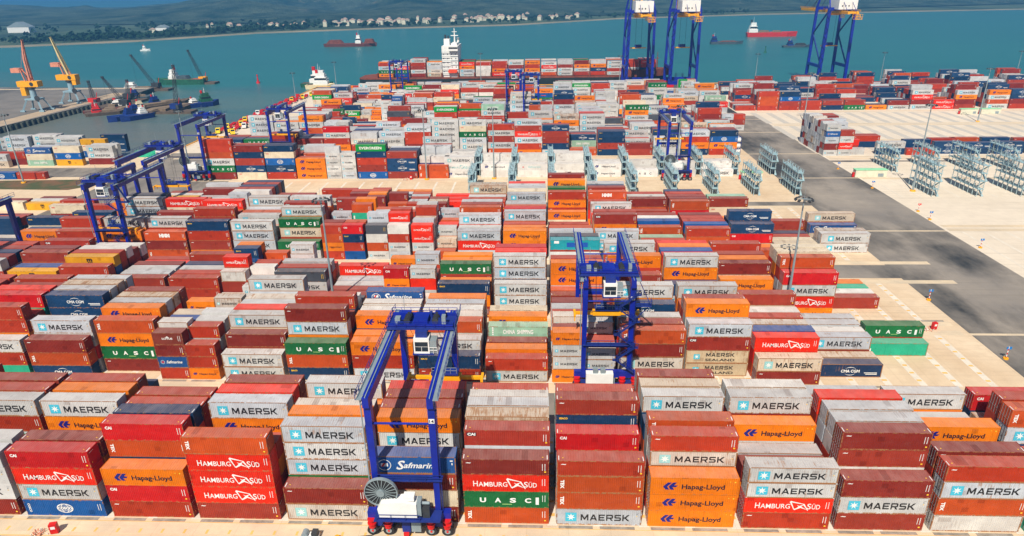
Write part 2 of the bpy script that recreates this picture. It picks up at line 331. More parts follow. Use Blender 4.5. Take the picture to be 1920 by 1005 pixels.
KIND = {'M': 'pale grey star-logo container', 'm': 'rusty cream star-logo container', 'z': 'rusty beige star-logo container', 'H': 'orange wing-logo container', 'S': 'red white-eagle container', 'U': 'green white-lettered container', 'C': 'navy white-lettered container',
        'c': 'rust-streaked navy container', 'b': 'maroon blue-badge container', 'R': 'crimson container', 'o': 'rust-orange container', 'r': 'brown-red container', 'F': 'blue white-script container', 'O': 'bright-blue globe-logo container', 'E': 'bright-green white-lettered container',
        'D': 'yellow black-lettered container', 'K': 'orange-red white-lettered container', 'P': 'pale mint white-lettered container', 'y': 'plain cream container', 'n': 'dark navy container', 't': 'turquoise-green container', 'A': 'teal blue-patch container', 'I': 'grey-beige container',
        'L': 'brown white-lettered container', 'g': 'plain silver-grey container', 's': 'charcoal container', 'w': 'plain white container', 'B': 'mid-blue container'}
# ---------------------------------------------------------------- container yard plan
# one letter = one container, stacks written from the ground up; '?' = a hidden one; '@z' = height of the stack's top in metres
BLOCKS = {
 'B1': (0.0, 4.28, 13.18, {
  -8: ['rrrr', '', '', '', '', '', 'rrrrr'],
  -7: ['rMMg@11.3', '??MM', '??t', '?y?rM', '????r', '????r'],
  -6: ['OMSR', '??Hr', '??r', '???HM', '??C?H', '??rnr', '??Hn'],
  -5: ['rRH', '??noR', '??t?n', '????r@14', '????r@13.8'],
  -4: ['rSSSo', '???r', '??r', '???HM', '????S', '????r'],
  -3: ['mr', '?UMMM', '????H', '????m@14', '??MH', '???HM'],
  -2: ['ryrF', '???', '??MMH@14.1', '????r@14', '????r@13.8', '????S@13.7'],
  -1: ['oUSr@11.28', '???Mb@14.1', '????m', '????g', '????w@13.8', '???rr@13.2'],
   0: ['Moor@11.28', '??r', '???R', '?????r@15.5', '????P@13.3', '????r@13.3'],
   1: ['HHH', '??rmr@13.7', '????o@14.3', '????', '????M', '????m', '????r'],
   2: ['rSMM@10.8', '??r', '??g', '??MH', '???rM', '????w'],
   3: ['rMr', '?rwrr', '?MrMg', '?MrMg', '?rCrS', '???r', '???g'],
   4: ['woMr@11.4', 'r?rr', '?r?', '?MMH', '???', '???', 'C?HM'],
   5: ['t?M', '?r?', '?rr', '?MCMo', '?r?rr', '???', '?tnR']}),
 'B2': (38.0, 4.28, 13.1, {
  -10: ['', '', '', '??r', '???r', '????r', '????r'],
  -9: ['trM', '??Hrr', '?MM?', '??MtR', '????S@14.6', '????r@14', '????r'],
  -8: ['Cor', '??MM', '???', '??rCC', '????g', '????m', '????g'],
  -7: ['', 'rUHo', '????H@12.96', '????g@12.96', '????m@12.96', '????r@12.96'],
  -6: ['L:rFrL@10.36', 'L:???w@11.4', 'L:???B@10.36', 'L:???m@10.36', 'L:???', 'L:??rH@10.36',
       'R:Hrr@7.77', 'R:??gr@10.36', 'R:??nM@10.36', 'R:???M', 'R:???', 'R:??nm@11.4'],
  -5: ['MM', '??r', '??yM', '???S', '???g@11.2', '???m@11.2', '????M'],
  -4: ['noU@8.3', '??HMr', '???r', '????r', '???Fw@12.96', '??rs@11', '??s'],
  -3: ['MrH', '??H', '???H', '???w@11.3', '???w', '???wF@12.96'],
  -2: ['rn', '??M@7.77', '???o@10.36', '???w', '???M', '???H'],
  -1: ['Mr@5.3', '?H', '?r', '??P@7.77', '??H', '??y'],
   0: ['L:HMMH@11.1', 'L:???r@10.36', 'L:???m@11.8', 'L:???r', 'L:???g', 'L:???r', 'L:???',
       'R:rMM@7.77', 'R:??r@7.77', 'R:???M@10.36', 'R:???M@10.36', 'R:???r', 'R:???r', 'R:???'],
   1: ['?mro', '???r', '???M', '???', '???C', '???HM'],
   2: ['', 'zzbM', '????H', '????r@14.2', '????', '???HM'],
   3: ['rm', '??S@8.6', '??B', '??m', '??r', '??w', '???r@11.2'],
   4: ['', 'c', 'm', 'rM', '?w@5.5', '?g', '?g'],
   5: ['', '', '', '', 't', 'rU@5.6']}),
 'B3': (66.0, 4.28, 13.12, {
  -11: ['', '??rrM@12.96', '????r@12.96', '????n@12.96', '????r@12.96', '????r@12.96'],
  -10: ['', '?rnD@10.5', '???O@10.36', '????r@13', '????r@12.9', '???r', '???rb@13'],
  -9: ['', '???r', '???FD@12.96', '???rr@12.96', '???rw@12.96', '??rr', '??rw'],
  -8: ['', '?rr', '??g', '??M', '??r', '??S@7.77', '??r@7.77'],
  -7: ['', '?rr', '??r', '??M', '???', '???r@10.36'],
  -6: ['L:?m', 'L:??rw@10.36', 'L:???rS@12.96', 'L:???', 'L:???Fn@12.96', 'L:???rH@12.96', 
       'R:?MM@5.2', 'R:???', 'R:???w@9.3', 'R:???r@10', 'R:???', 'R:????'],
  -5: ['?r', '??Ms@10.4', '???r@10.2', '???g@10.6', '?r?', 'L:???MM@12.96'],
  -4: ['?r', '?r', '??', '?M', '?MS@8.5'],
  -3: ['L:?H', 'L:??HR@11.4', 'L:???', 'L:???', 'L:??rH@10.36', 'R:Hm', 'R:??SM@11.4', 'R:???', 'R:???', 'R:???M@11.7'],
  -2: ['?Hn', '??H@8.2', '???U@11.2', '???H@11', '???H@11.4'],
  -1: ['yMM', '???MM', '????S', '????R'],
   0: ['??', '??', '??HH', '???r', '???w@11.2', '????A@14.3', '????s@14.1'],
   1: ['???r@11.1', '???rH', '???', '???', '????M'],
   2: ['???', '???HM', '????S@13.7', '????B@13.7', '????H@13.5', '????S@13.4'],
   3: ['??', '?HH', '???r', '???H', '???r', '????r@13.3'],
   4: ['HSMR', '?rMro@14.2', '?r?Hy', '????y@14.6'],
   5: ['', '', 'r', 'w', 't', 'H']}),
 'B4': (102.6, 4.28, 12.96, {
  -11: ['?nr', '???r', '???', '??rn', '', '??y@7.77'],
  -10: ['?rH', '??HM', '??M', '??r', 'OC', '?CM MM@14.3'.replace(' ',''), '????s'],
  -9: ['orK@8.4', '?HrM', '???', '???r', '???', '??HyS@14', '????o@12.96'],
  -8: ['Hrrn', '???', '????r@13.5', '???r', '??UHS@14.2', '???', '??r'],
  -7: ['MMMM', '???', '???M', '???o', '????', '??wMM'],
  -6: ['MU@5.4', '?rmU@11.2', '????M@13.9', '???rb', '????', '??nHM', '??Mm@8'],
  -5: ['L:rHor@10.36', 'L:???r@9.5', 'L:???', 'L:???', 'L:???M@10.36', 'L:???', 'L:???bb@12.96',
       'R:BrnR@10.36', 'R:???o@9.5', 'R:???', 'R:???', 'R:???to@12.6', 'R:???', 'R:???HH@12.96'],
  -4: ['L:Mows@10.36', 'L:????M@12.96', 'L:???', 'L:???', 'L:???g', 'L:???o', 'L:??H',
       'R:MMrw@10.36', 'R:????S@12.96', 'R:????r', 'R:???', 'R:???r', 'R:???m', 'R:??w'],
  -3: ['L:oMSS@10.36', 'L:???M@11', 'L:???m@10.36', 'L:????r@12.96', 'L:????M@13.2', 'L:???', 'R:?', 'R:?m@5.2', 'R:??M@7.77', 'R:??S@7.77', 'R:???', 'R:??yM@9.3', 'R:??S'],
  -2: ['?SM', '???', '??SM', '????o@13', '????r@13.1', '????g@12.96'],
  -1: ['?HH', '??H', '??r', '???M', '???R@11.5', '???o@11.4', '???g'],
   0: ['???', '???', '??', '??', '??', '??'],
   1: ['??M', '??', '???b', '???r@11.5', '???', '???', '???M@11.4'],
   2: ['??', '?P', '?Po@7.9', '??B', '??w', '??r'],
   3: ['', '?or@8.5', '?rO', '??r', '???', '??r'],
   4: ['?', 'H', '?RC', '??CC@11.5', '?rn', '??'],
   5: ['', '', 'y', 'y', 'r', 'n', 'rr'],
   6: ['', '', 'l:MM', 'l:mm', '', 'l:mF@5.5', 'l:??m@8.2']}),
 'B5': (130.6, 4.28, 12.9, {
  -11: ['', '?', '?y', '?D', '?w', '?r'],
  -10: ['', '??y', '??D', '??w', '??r'],
  -9: ['', '???', '???', '???r@10.7', '???g', '???R@10.7'],
  -8: ['L:???M@11.6', 'R:??r', '???w', '???r', '???n', '???r', '???n'],
  -7: ['??g', '??r', '??o', '??r'],
  -6: ['', '?r', '', '', '', '??r'],
  -5: ['L:??H@7.77', 'L:???r', 'L:???r', 'L:??H', 'R:???r@10.36', 'R:???H', 'R:???o', 'R:???r@10.36', 'R:??H'],
  -4: ['L:??o', 'L:???r', 'L:??m', 'L:??n', 'L:??g', 'L:??H', 'R:??r', 'R:??g', 'R:??r', 'R:??g', 'R:???', 'R:??H'],
  -3: ['L:??r', 'L:??m', 'L:??r', '?', '?S@5.3', '?S@5.5', '?S'],
  -2: ['??r', '??r', '??g', '???m', '??FI@11.3'],
  -1: ['???M@11.2', '???y', '???g', '???g', '???S'],
   0: ['yH@5.2', '??Hr@11', '???U@12.3', '????H@13.3', '????r'],
   1: ['??r', '???K@11.1', '???r', '???C@11.3', '???g'],
   2: ['?r@5.4', '??r', '??w@9', '??r', '?B'],
   3: ['rRo', '??r', '??r', '??r', '??C'],
   4: ['H', 'Hyr', '??P', '?r']}),
 'E1': (191.6, -47.8, 12.62, {
  -7: ['rUMorr', '?rrrr', '?Mr', '??r'],
  -6: ['yCrnr', 'rrnnr', '?nr', '??r'],
  -5: ['rCOyn', 'rrrrn', 'rnrr', '?Mr', 'rnr'],
  -4: ['HHH', 'rHr', '?w', 'ooo', 'rorg', 'orgg'],
  -3: ['L:MMMMg', 'L:??M', 'R:MMMM', 'R:??n', '', '??M', '?wM'],
  -2: ['OrrnE', '???nn', '??rr', '?HM', '?HM', '?HM'],
  -1: ['rCCr', '?rnn', 'rrrn', '??rM', '?rM', '??M'],
   0: ['oo', 'mFw', '?o', '?oMg', '??HM', '?orrM'],
   1: ['', '', '', '', '??', '??M']}),
 'RF': (193.0, -37.4, 14.95, {
   0: ['hvJ', 'www', '?ww', '?ww'], 1: ['wh', 'ww', 'www', '?w'], 2: ['wQ', 'ww', '?ww', '?w'], 3: ['dw', 'ww', 'www', '?ww'], 4: ['hh', '?w', 'ww'],
   5: ['u', 'w', 'ww', 'w'], 6: ['w', 'ww'], 7: ['J', 'ww', 'ww']}),
 'E2': (230.6, -47.8, 12.62, {
  -8: ['CrC', '?nC', '??r', '??r'], -7: ['OCU', 'BCn', 'MMr', '??g'], -6: ['HHrr', 'HHrr', 'rrgg', 'oogg', 'rgg', 'MMM'], -5: ['HMr', 'rMM', '?rn', '??n'],
  -4: ['MHrMR', '?HrR', '?r', 'H', '?MM', 'rrgg'], -3: ['rrmg', 'rrMg', 'rrMn', '??MB', '?MMg'], -2: ['HMM', '?HMM', 'r?', '??g', '?rgM'],
  -1: ['wrrrM', 'SrrMg', 'orMMg', '??Mg', '??rr'], 0: ['MMMMMM', 'MMMMMm', '?MMMM', '?MMm', '??m'], 1: ['MMMUyM', '?MMUy', '??r'], 
   2: ['', 'oMrMr', 'orM', '?M', 'rr'], 3: ['HrMSrM', '??Srg', '?rMg', 'H'], 4: ['MnrrC', '?nrrr', '??rr', 'rr'], 5: ['o', 'o', 'yPC', 'Oyr', 'MMn', 'rr'],
   6: ['nrnn', '?rnn', '??rr', '???r'], 7: ['rr', 'r', '', 'mM', 'rr', 'rMM'], 8: ['gMM', 'HrMn', 'HMMr', 'SrMC'], 9: ['nHrM', '?rMM', '?DMr'], 10: ['rHOn', 'DDrr', 'DDrr', 'MM']}),
}
FAR_WEIGHTS = 'MMMMMMMMMMMMggmmmrrrrrrrrrrrroooSSRHHHHHnnCUBwwyyFsEP'
def plan_far():
    """blocks further out: filled at random in the photograph's mix"""
    import random
    R = random.Random(5)
    out = []
    for Y0, x0, x1, hmax, holes in ((257.5, -144, 96, 5, .15), (286.5, -144, 100, 5, .2), (323.5, -143, 104, 5, .15),
                             (352, -142, 106, 5, .2), (388, -142, 106, 4, .25), (417, -140, 104, 3, .35), (442, -150, 60, 2, .82)):
        x = x0
        while x < x1:
            base = R.choice((1, 2, 3, 3, 4, 4, 5))
            two = R.random() < .16
            for r in range(6):
                if R.random() < holes: continue
                n = min(hmax, max(1, base + R.choice((-1, 0, 0, 0, 1))))
                kinds = 'M' if R.random() < .18 else FAR_WEIGHTS
                for s in ((0, 6.13) if two else (0,)):
                    stack = ''.join(R.choice(kinds) for _ in range(n))
                    out.append((x + s, Y0 + r * 2.85, 6.058 if two else 12.192, stack))
            x += 12.7
    # the yard on the far right, and the tall lone stack
    for (x0, Y0, n, rows, w) in ((121, 347, 1, 6, 'rC'), (134, 347, 4, 6, 'roorn'), (147, 347, 4, 6, 'rrOnr'), (160, 347, 2, 6, 'rr'), (173, 347, 2, 6, 'nr'), (186, 347, 2, 3, 'Ur'),
                          (199, 347, 1, 3, 'H'), (212, 347, 2, 5, 'Mr'), (225, 347, 4, 6, 'MrSM'), (238.5, 347, 2, 4, 'SS'), (251, 347, 4, 6, 'rrHM'), (264, 347, 0, 0, 'r'),
                          (270, 347, 4, 6, 'MoMH'), (283, 347, 4, 6, 'rrCC'), (296, 347, 4, 6, 'rrnM'), (310, 347, 4, 6, 'Crnr')):
        for r in range(rows):
            k = max(1, n + (R.choice((-1, 0, 0, 1)) if r else 0))
            st = (w * 2)[:k] if r == 0 else ''.join(R.choice('rrrroMMCnngg') for _ in range(k))
            out.append((x0, Y0 + r * 2.85, 12.192, st))
    for Y0, hm in ((376, 3), (412, 4), (438, 4)):
        x = 128
        while x < 330:
            if not (Y0 > 430 and x < 190):
                h = R.randint(1, hm)
                for r in range(6):
                    out.append((x, Y0 + r * 2.85, 12.192, ''.join(R.choice('rrrrroMMggCnnn') for _ in range(max(1, h + R.choice((-1, 0, 0, 1)))))))
            x += 12.9
    for r in range(11):
        a = 'MrMFM' if r == 0 else ''.join(R.choice('MMMgrrmn') for _ in range(5))
        b = 'MSMr' if r == 0 else ''.join(R.choice('MMgrr') for _ in range(3 if r in (1, 2, 6) else 5))
        out.append((128.4, 227.9 + r * 2.75, 6.058, a)); out.append((134.8, 227.9 + r * 2.75, 6.058, b))
    out += [(141.2, 229.6, 6.058, 'M'), (141.5, 237, 6.058, 'rS'), (148, 244, 12.192, 'nr'), (148, 247, 12.192, 'nr'), (152.4, 229.4, 12.192, 'CM'), (165.4, 233.4, 12.192, 'CC'), (165.0, 228.1, 12.192, 'r'), (178, 236, 12.192, 'Cr'), (177.7, 230.4, 12.192, 'CC'),
            (188.6, 237, 12.192, 'no'), (190.4, 229.7, 12.192, 'nC'), (202, 237, 12.192, 'nC'), (204, 229.5, 12.192, 'CC'), (216, 237, 12.192, 'nr'), (218, 229.4, 12.192, 'CC'), (230, 237, 12.192, 'CC'), (233, 229.4, 12.192, 'nn')]
    # the old yard on the left edge
    for x, y, s in ((-272, 236, 'mMM'), (-259, 240, 'mMM'), (-245.5, 242, 'mMM'), (-232.5, 238.5, 'FMM'), (-232.5, 241.5, 'FMM'), (-245.5, 245, 'mMM'), (-259, 243, 'rMM'), (-216, 233, 'OyD'), (-213, 244, 'CCn'),
                    (-231, 216, 'PyF'), (-217.5, 216, 'DOy'), (-203.5, 218, 'rMM'), (-245, 218, 'rr'), (-250, 213, 'mM'), (-263, 213, 'mM'), (-276, 213, 'MM'), (-203.5, 222, 'rMM'), (-231.5, 192.5, 'O'), (-218.8, 192.5, 'r'),
                    (-286, 247, 'MM'), (-272, 250, 'MM'), (-231.5, 222, 'FFM'), (-245, 222, 'r'), (-190, 232, 't'), (-258, 195.5, 'r')):
        out.append((x, y, 12.192, s))
    # loose stacks at the left end of the middle blocks
    for x, y, s in ((-183.5, 149.7, 'D'), (-183.5, 152.6, 'w'), (-182, 155.4, 'r'), (-197, 150, 'y'), (-197, 153, 'r'), (-165, 136.8, 'ry'), (-165, 139.6, 'yo'), (-165, 142.5, 'rr'), (-152, 136.8, 'rr'), (-152, 139.6, 'r'),
                    (-149.8, 103.2, 'rrH'), (-149.8, 106, 'rrC'), (-155.5, 108.9, 'rr'), (-157.6, 116.8, 'myn'), (-157, 113.9, 'ry'), (-142.5, 112, 'rCO'), (-142.5, 114.9, 'rCr'), (-142.5, 117.7, 'mr'), (-171.4, 114, 'rnn'), (-171.4, 116.9, 'rnr'), (-171.4, 119.7, 'rnr'),
                    (-163, 103.2, 'rn'), (-163, 106, 'mm'), (-138.5, 130.8, 'rHH'), (-138.5, 133.6, 'rHH'), (-138.5, 136.5, 'roo'), (-126, 133, 'rHH')):
        out.append((x, y, 12.192, s, 'edge'))
    # aboard the moored ship: deck at z = 9
    cols = ['HUMr', 'BUSM', '?MrrM', 'mmgM', '', 'MMHS', 'wwwr', 'SHrr', 'SMrM', 'MHrH', 'oMSM', 'MMrg', 'rMHr', 'rCHg', 'MrMM', 'MMrr', 'MCrS']
    for i, c in enumerate(cols):
        for r in range(8):
            if not c: continue
            st = c if r == 0 else ''.join(R.choice('rrMMgHSwnU') for _ in range(len(c) - R.choice((0, 0, 1))))
            out.append((-129.8 + i * 13.2, 486.5 + r * 2.46, 12.192, '*' + st))
    return out
def stack_heights(n, z):
    """tier heights (2.591 or 2.896 m) that bring a stack of n to about z"""
    if z is None: return [2.896] * n
    k = max(0, min(n, round((z - n * 2.591) / .305)))
    return [2.896] * k + [2.591] * (n - k)
def plan():
    """every container of the yard: (x, y, z, length, height, letter, (block, bay, row, column, tier, tiers))"""
    import random
    R = random.Random(11)
    out = []
    for bname, (Y0, X0, pitch, bays) in BLOCKS.items():
        for bay, rows in bays.items():
            cnt = {'L': 0, 'R': 0, 'l': 0, '': 0}
            for idx, s in enumerate(rows):
                col = ''
                if s[:2] in ('L:', 'R:', 'l:'): col, s = s[0], s[2:]
                if col in 'LR' and col: row = cnt[col]; cnt[col] += 1; cnt[''] = max(cnt[''], row + 1)
                else: row = max(cnt.values()) if col == '' else idx; cnt[''] = row + 1; cnt['L'] = cnt['R'] = row + 1
                z = None
                if '@' in s: s, zz = s.split('@'); z = float(zz)
                x = X0 + pitch * bay + (6.13 if col == 'R' else 0); y = Y0 + 2.85 * row
                L = {'': 12.192, 'L': 6.058, 'R': 6.058, 'l': 13.716}[col]
                if bname in ('E1', 'E2', 'RF') or col in ('L', 'R'): hs = stack_heights(len(s), z or len(s) * (2.66 if col in ('L', 'R') else 2.75))
                else: hs = stack_heights(len(s), z)
                zz = 0.0
                jx, jy = R.uniform(-.12, .12), R.uniform(-.05, .05)
                for t, (c, h) in enumerate(zip(s, hs)):
                    if c == '?': c = R.choice('rrrrooMMMgmHSnC')
                    out.append((x + jx + R.uniform(-.05, .05), y + jy + R.uniform(-.03, .03), zz, L, h, c, (bname, bay, row, col, t, len(s))))
                    zz += h + .012
    for item in plan_far():
        x, y, L, s = item[:4]; zz = 0.0; src = item[4] if len(item) > 4 else 'far'
        if s[:1] == '*': zz, s = 5.6, s[1:]
        for t, c in enumerate(s):
            if c == '?': c = 'r'
            h = 2.591 if R.random() < .4 else 2.896
            out.append((x + R.uniform(-.1, .1), y + R.uniform(-.04, .04), zz, L, h, c, (src, round(x), round(y), '', t, len(s))))
            zz += h + .012
    return out
INDIVIDUAL = [
    9, 23, 24, 29, 34, 35, 36, 37, 38, 42, 49, 50, 55, 60, 65, 66, 67, 71, 72, 77, 82, 87, 88, 89, 90, 91, 92, 103, 104, 109,
    114, 115, 116, 119, 120, 121, 126, 131, 140, 141, 142, 143, 144, 151, 152, 157, 162, 167, 168, 169, 170, 171, 176, 181, 186, 191, 196, 197, 198, 199,
    200, 207, 212, 213, 223, 224, 225, 226, 230, 231, 236, 245, 250, 255, 256, 257, 258, 259, 265, 269, 274, 279, 280, 281, 282, 286, 287, 292, 297, 302,
    311, 312, 313, 314, 318, 325, 335, 348, 349, 354, 361, 380, 381, 385, 386, 395, 400, 410, 411, 412, 413, 417, 424, 425, 430, 435, 440, 441, 442, 443,
    444, 449, 454, 459, 464, 465, 466, 467, 468, 472, 488, 489, 490, 494, 509, 510, 511, 514, 518, 522, 535, 536, 537, 538, 542, 543, 552, 565, 566, 567,
    570, 574, 578, 582, 587, 588, 589, 592, 596, 600, 604, 608, 609, 610, 612, 614, 617, 620, 623, 624, 625, 626, 627, 635, 651, 652, 653, 660, 677, 678,
    679, 683, 687, 694, 699, 700, 701, 702, 703, 708, 713, 722, 723, 724, 727, 730, 733, 736, 743, 744, 745, 747, 751, 753, 754, 756, 785, 794, 808, 812,
    817, 838, 856, 869, 875, 880, 920, 928, 936, 947, 953, 969, 979, 982, 989, 999, 1000, 1004, 1005, 1017, 1022, 1023, 1036, 1045, 1050, 1061, 1068, 1069, 1094, 1098,
    1111, 1113, 1114, 1115, 1120, 1125, 1131, 1137, 1141, 1154, 1158, 1170, 1171, 1178, 1179, 1183, 1198, 1205, 1206, 1207, 1215, 1224, 1233, 1234, 1254, 1259, 1260, 1265, 1436, 1437,
    1444, 1449, 1462, 1472, 1501, 1507, 1521, 1528, 1540, 1556, 1557, 1561, 1572, 1573, 1574, 1578, 1581, 1763, 1771, 1789, 1792, 1793, 1814, 1831, 1842, 1858, 5245, 5255, 5263]
BAY0 = {'B1': -7, 'B2': -10, 'B3': -11, 'B4': -11, 'B5': -10, 'E1': -7, 'RF': 0, 'E2': -8}
HAZE = 0.00024
# ---------------------------------------------------------------- setting: ground, quay, roads, markings, water
def ground_mat(name, a, b, scale, dark=None, dscale=.03, d0=.5, d1=.7, bumpy=.0, rough=.85):
    t = NT(name, rough, 0, .3); v = t.pos()
    c = t.mix(t.ramp(t.noise(v, scale, 6, .6), .35, .65), a, b)
    c = t.mix(t.math('MULTIPLY', t.ramp(t.noise(v, scale * 9, 3), .4, .7), .25), c, tuple(x * .72 for x in a))
    if dark: c = t.mix(t.ramp(t.noise(t.pos((1, .45, 1)), dscale, 7, .62), d0, d1), c, dark)
    # slab joints and wheel tracks
    sp = t.n('SeparateXYZ'); t.l(t.pos(), sp.inputs[0])
    j = t.math('MAXIMUM', t.math('LESS_THAN', t.math('FRACT', t.math('DIVIDE', sp.outputs['X'], 6.0)), .014), t.math('LESS_THAN', t.math('FRACT', t.math('DIVIDE', sp.outputs['Y'], 6.0)), .014))
    c = t.mix(t.math('MULTIPLY', j, .3), c, tuple(x * .5 for x in a))
    tr = t.ramp(t.noise(t.pos((.02, .9, 1)), 1.0, 4, .6), .54, .7)
    c = t.mix(t.math('MULTIPLY', tr, .28), c, tuple(x * .5 for x in a))
    sp2 = t.ramp(t.noise(t.pos(), .35, 6, .7), .66, .72)
    c = t.mix(t.math('MULTIPLY', sp2, .3), c, tuple(x * .45 for x in b))
    return t.base(c)
M_CONC = ground_mat('yard_concrete', lin(206, 180, 148), lin(222, 200, 170), .05)
M_CONCF = ground_mat('pale_yard_concrete', lin(214, 200, 180), lin(226, 212, 192), .03)
M_ASPH = ground_mat('worn_asphalt', lin(156, 146, 134), lin(126, 120, 114), .04, lin(52, 54, 56), .035, .45, .64)
M_STRIP = ground_mat('crane_runway_concrete', lin(222, 200, 168), lin(196, 180, 156), .12)
M_SLOT = ground_mat('slot_paint', lin(226, 216, 200), lin(212, 200, 182), .3)
M_PALE = ground_mat('pale_lane_paint', lin(200, 192, 180), lin(188, 182, 172), .3)
M_GRAVEL = ground_mat('dark_gravel', lin(128, 120, 110), lin(168, 158, 146), .8)
M_ORANGE = plain('faded_orange_paint', lin(236, 178, 98), .8, 0, .15, .4)
M_WALL = ground_mat('quay_wall_concrete', lin(60, 70, 66), lin(96, 98, 88), .1)
WATER_Z = -3.4
g = MB()
pts = [(-2500, -900), (2500, -900), (2500, 405), (1000, 428), (120, 476), (-178, 476), (-178, 236), (-250, 228), (-2500, 150)]
n = len(pts)
g.add([(x, y, 0) for x, y in pts], [tuple(range(n))], M_CONC)
g.add([(x, y, z) for z in (0, -9) for x, y in pts], [(i + n, (i + 1) % n + n, (i + 1) % n, i) for i in range(n)], M_WALL)
structure(g.build('terminal_ground'))
def sheet(name, rects, mat, z):
    b = MB()
    for x0, x1, y0, y1 in rects: b.add([(x0, y0, z), (x1, y0, z), (x1, y1, z), (x0, y1, z)], [(0, 1, 2, 3)], mat)
    return structure(b.build(name))
sheet('pale_yard_paving', [(128, 420, -60, 330), (-175, 96, 240, 445), (98, 420, 330, 450)], M_CONCF, .004)
sheet('asphalt_road', [(96.5, 128, -200, 330), (96.5, 120, 330, 462), (-400, 96.5, 24.4, 34.2), (-400, 96.5, 90, 99), (-400, 96.5, -60, -4.2), (-400, 96.5, 153.5, 158), (128, 420, -2, 5), (128, 330, 216, 219), (-176, -126, 118, 240), (-178, 330, 462, 475), (-260, -178, 196, 212)], M_ASPH, .008)
runs = [-2.1, 21.9, 36, 59.6, 64, 87.6, 100.6, 124.5, 128.6, 152, 189.4, 213.3, 228.3, 252, 256, 279, 284, 308, 321, 345]
sheet('crane_runway', [(-150, 95 + (14 if 80 < y < 105 else 0), y - 1.1, y + 1.1) for y in runs if y < 215] + [(-170, 96, y - 1.1, y + 1.1) for y in runs if y > 215] + [(129, 420, y - 1.2, y + 1.2) for y in (56, 62, 128, 131.5, 189, 222, 225.5, 258, 261, 299, 303, 342)] + [(96.5, 128, y - .45, y + .45) for y in (59, 127, 190, 232, 281, 318)], M_STRIP, .012)
sl_, gr_, og_ = [], [], []
for Y0 in (0, 38, 66, 102.6, 130.6):
    for k in range(-9, 8):
        x = 4.28 - .1 + (13.18 if Y0 < 30 else 13.1 if Y0 < 100 else 12.93) * k - .95
        if x > 89: continue
        sl_ += [(x - .2, x + 1.2, Y0 - .3, Y0 + 20.4), (x + 6.4, x + 7.8, Y0 - .3, Y0 + 20.4)]
        if Y0 < 100: gr_ += [(x + 1.4, x + 6.3, Y0 - .9, Y0 - .25), (x + 7.3, x + 12.3, Y0 - .9, Y0 - .25)]
        for r in range(7): og_ += [(x - .1, x + .9, Y0 + 1.6 + 2.85 * r, Y0 + 2.2 + 2.85 * r), (x + 6.6, x + 7.5, Y0 + 1.6 + 2.85 * r, Y0 + 2.2 + 2.85 * r)]
for k in range(0, 24): sl_.append((132 + k * 6.6, 132.8 + k * 6.6, 65, 126)); sl_.append((132 + k * 6.6, 132.8 + k * 6.6, 8, 54)); sl_.append((132 + k * 6.6, 132.6 + k * 6.6, 163, 186))
for k in range(-10, 8): sl_.append((-40 + k * 7.4, -39.2 + k * 7.4, 160, 186))
sheet('slot_marking', sl_, M_SLOT, .016)
sheet('slot_lane_marking', [(118 + k * 9.2, 121.5 + k * 9.2, a, b) for k in range(1, 28) for a, b in ((233, 256), (263, 297), (305, 338))], M_PALE, .016)
sheet('gravel_drain', gr_, M_GRAVEL, .02)
for k in range(-40, 46): og_.append((k * 3.3 - 10, k * 3.3 - 9.65, -3.1, -2.3))
sheet('orange_marking', og_ + [(-150, 95, -4.1, -3.95), (-150, 95, -.95, -.85)], M_ORANGE, .024)
t = NT('grass_verge', .95); v = t.pos(); t.base(t.mix(t.ramp(t.noise(v, .12, 6), .4, .6), lin(112, 82, 54), lin(70, 78, 42)))
vb = MB(); vb.add([(-230, 178, .05), (-186, 176, .05), (-176, 187, .05), (-183, 192, .05), (-236, 190, .05)], [(0, 1, 2, 3, 4)], t.m); structure(vb.build('grass_verge'))
# water: silty grey in the basin, teal beyond
t = NT('harbour_water', .28, 0, .32); v = t.pos()
sep = t.n('SeparateXYZ'); t.l(v, sep.inputs[0])
d = t.math('ADD', t.math('MULTIPLY', sep.outputs['X'], .35), sep.outputs['Y'])
d = t.math('ADD', d, t.math('MULTIPLY', t.noise(t.pos((1, 2.5, 1)), .006, 5, .6), 220))
silt = t.ramp(t.math('DIVIDE', d, 1000.0), .33, .56)
c = t.mix(silt, lin(108, 112, 104), lin(36, 112, 114))
c = t.mix(t.math('MULTIPLY', t.ramp(t.noise(t.pos((.25, 1.6, 1)), .012, 6, .65), .42, .7), .45), c, lin(22, 90, 102))
t.base(c)
hgt = t.math('ADD', t.noise(t.pos((1, 1.8, 1)), .22, 5, .6), t.math('MULTIPLY', t.noise(v, 1.1, 3, .6), .35))
t.bump(hgt, .9, .8)
wb = MB(); wb.add([(-40000, -2000, WATER_Z), (40000, -2000, WATER_Z), (40000, 40000, WATER_Z), (-40000, 40000, WATER_Z)], [(0, 1, 2, 3)], t.m); structure(wb.build('harbour_water'))
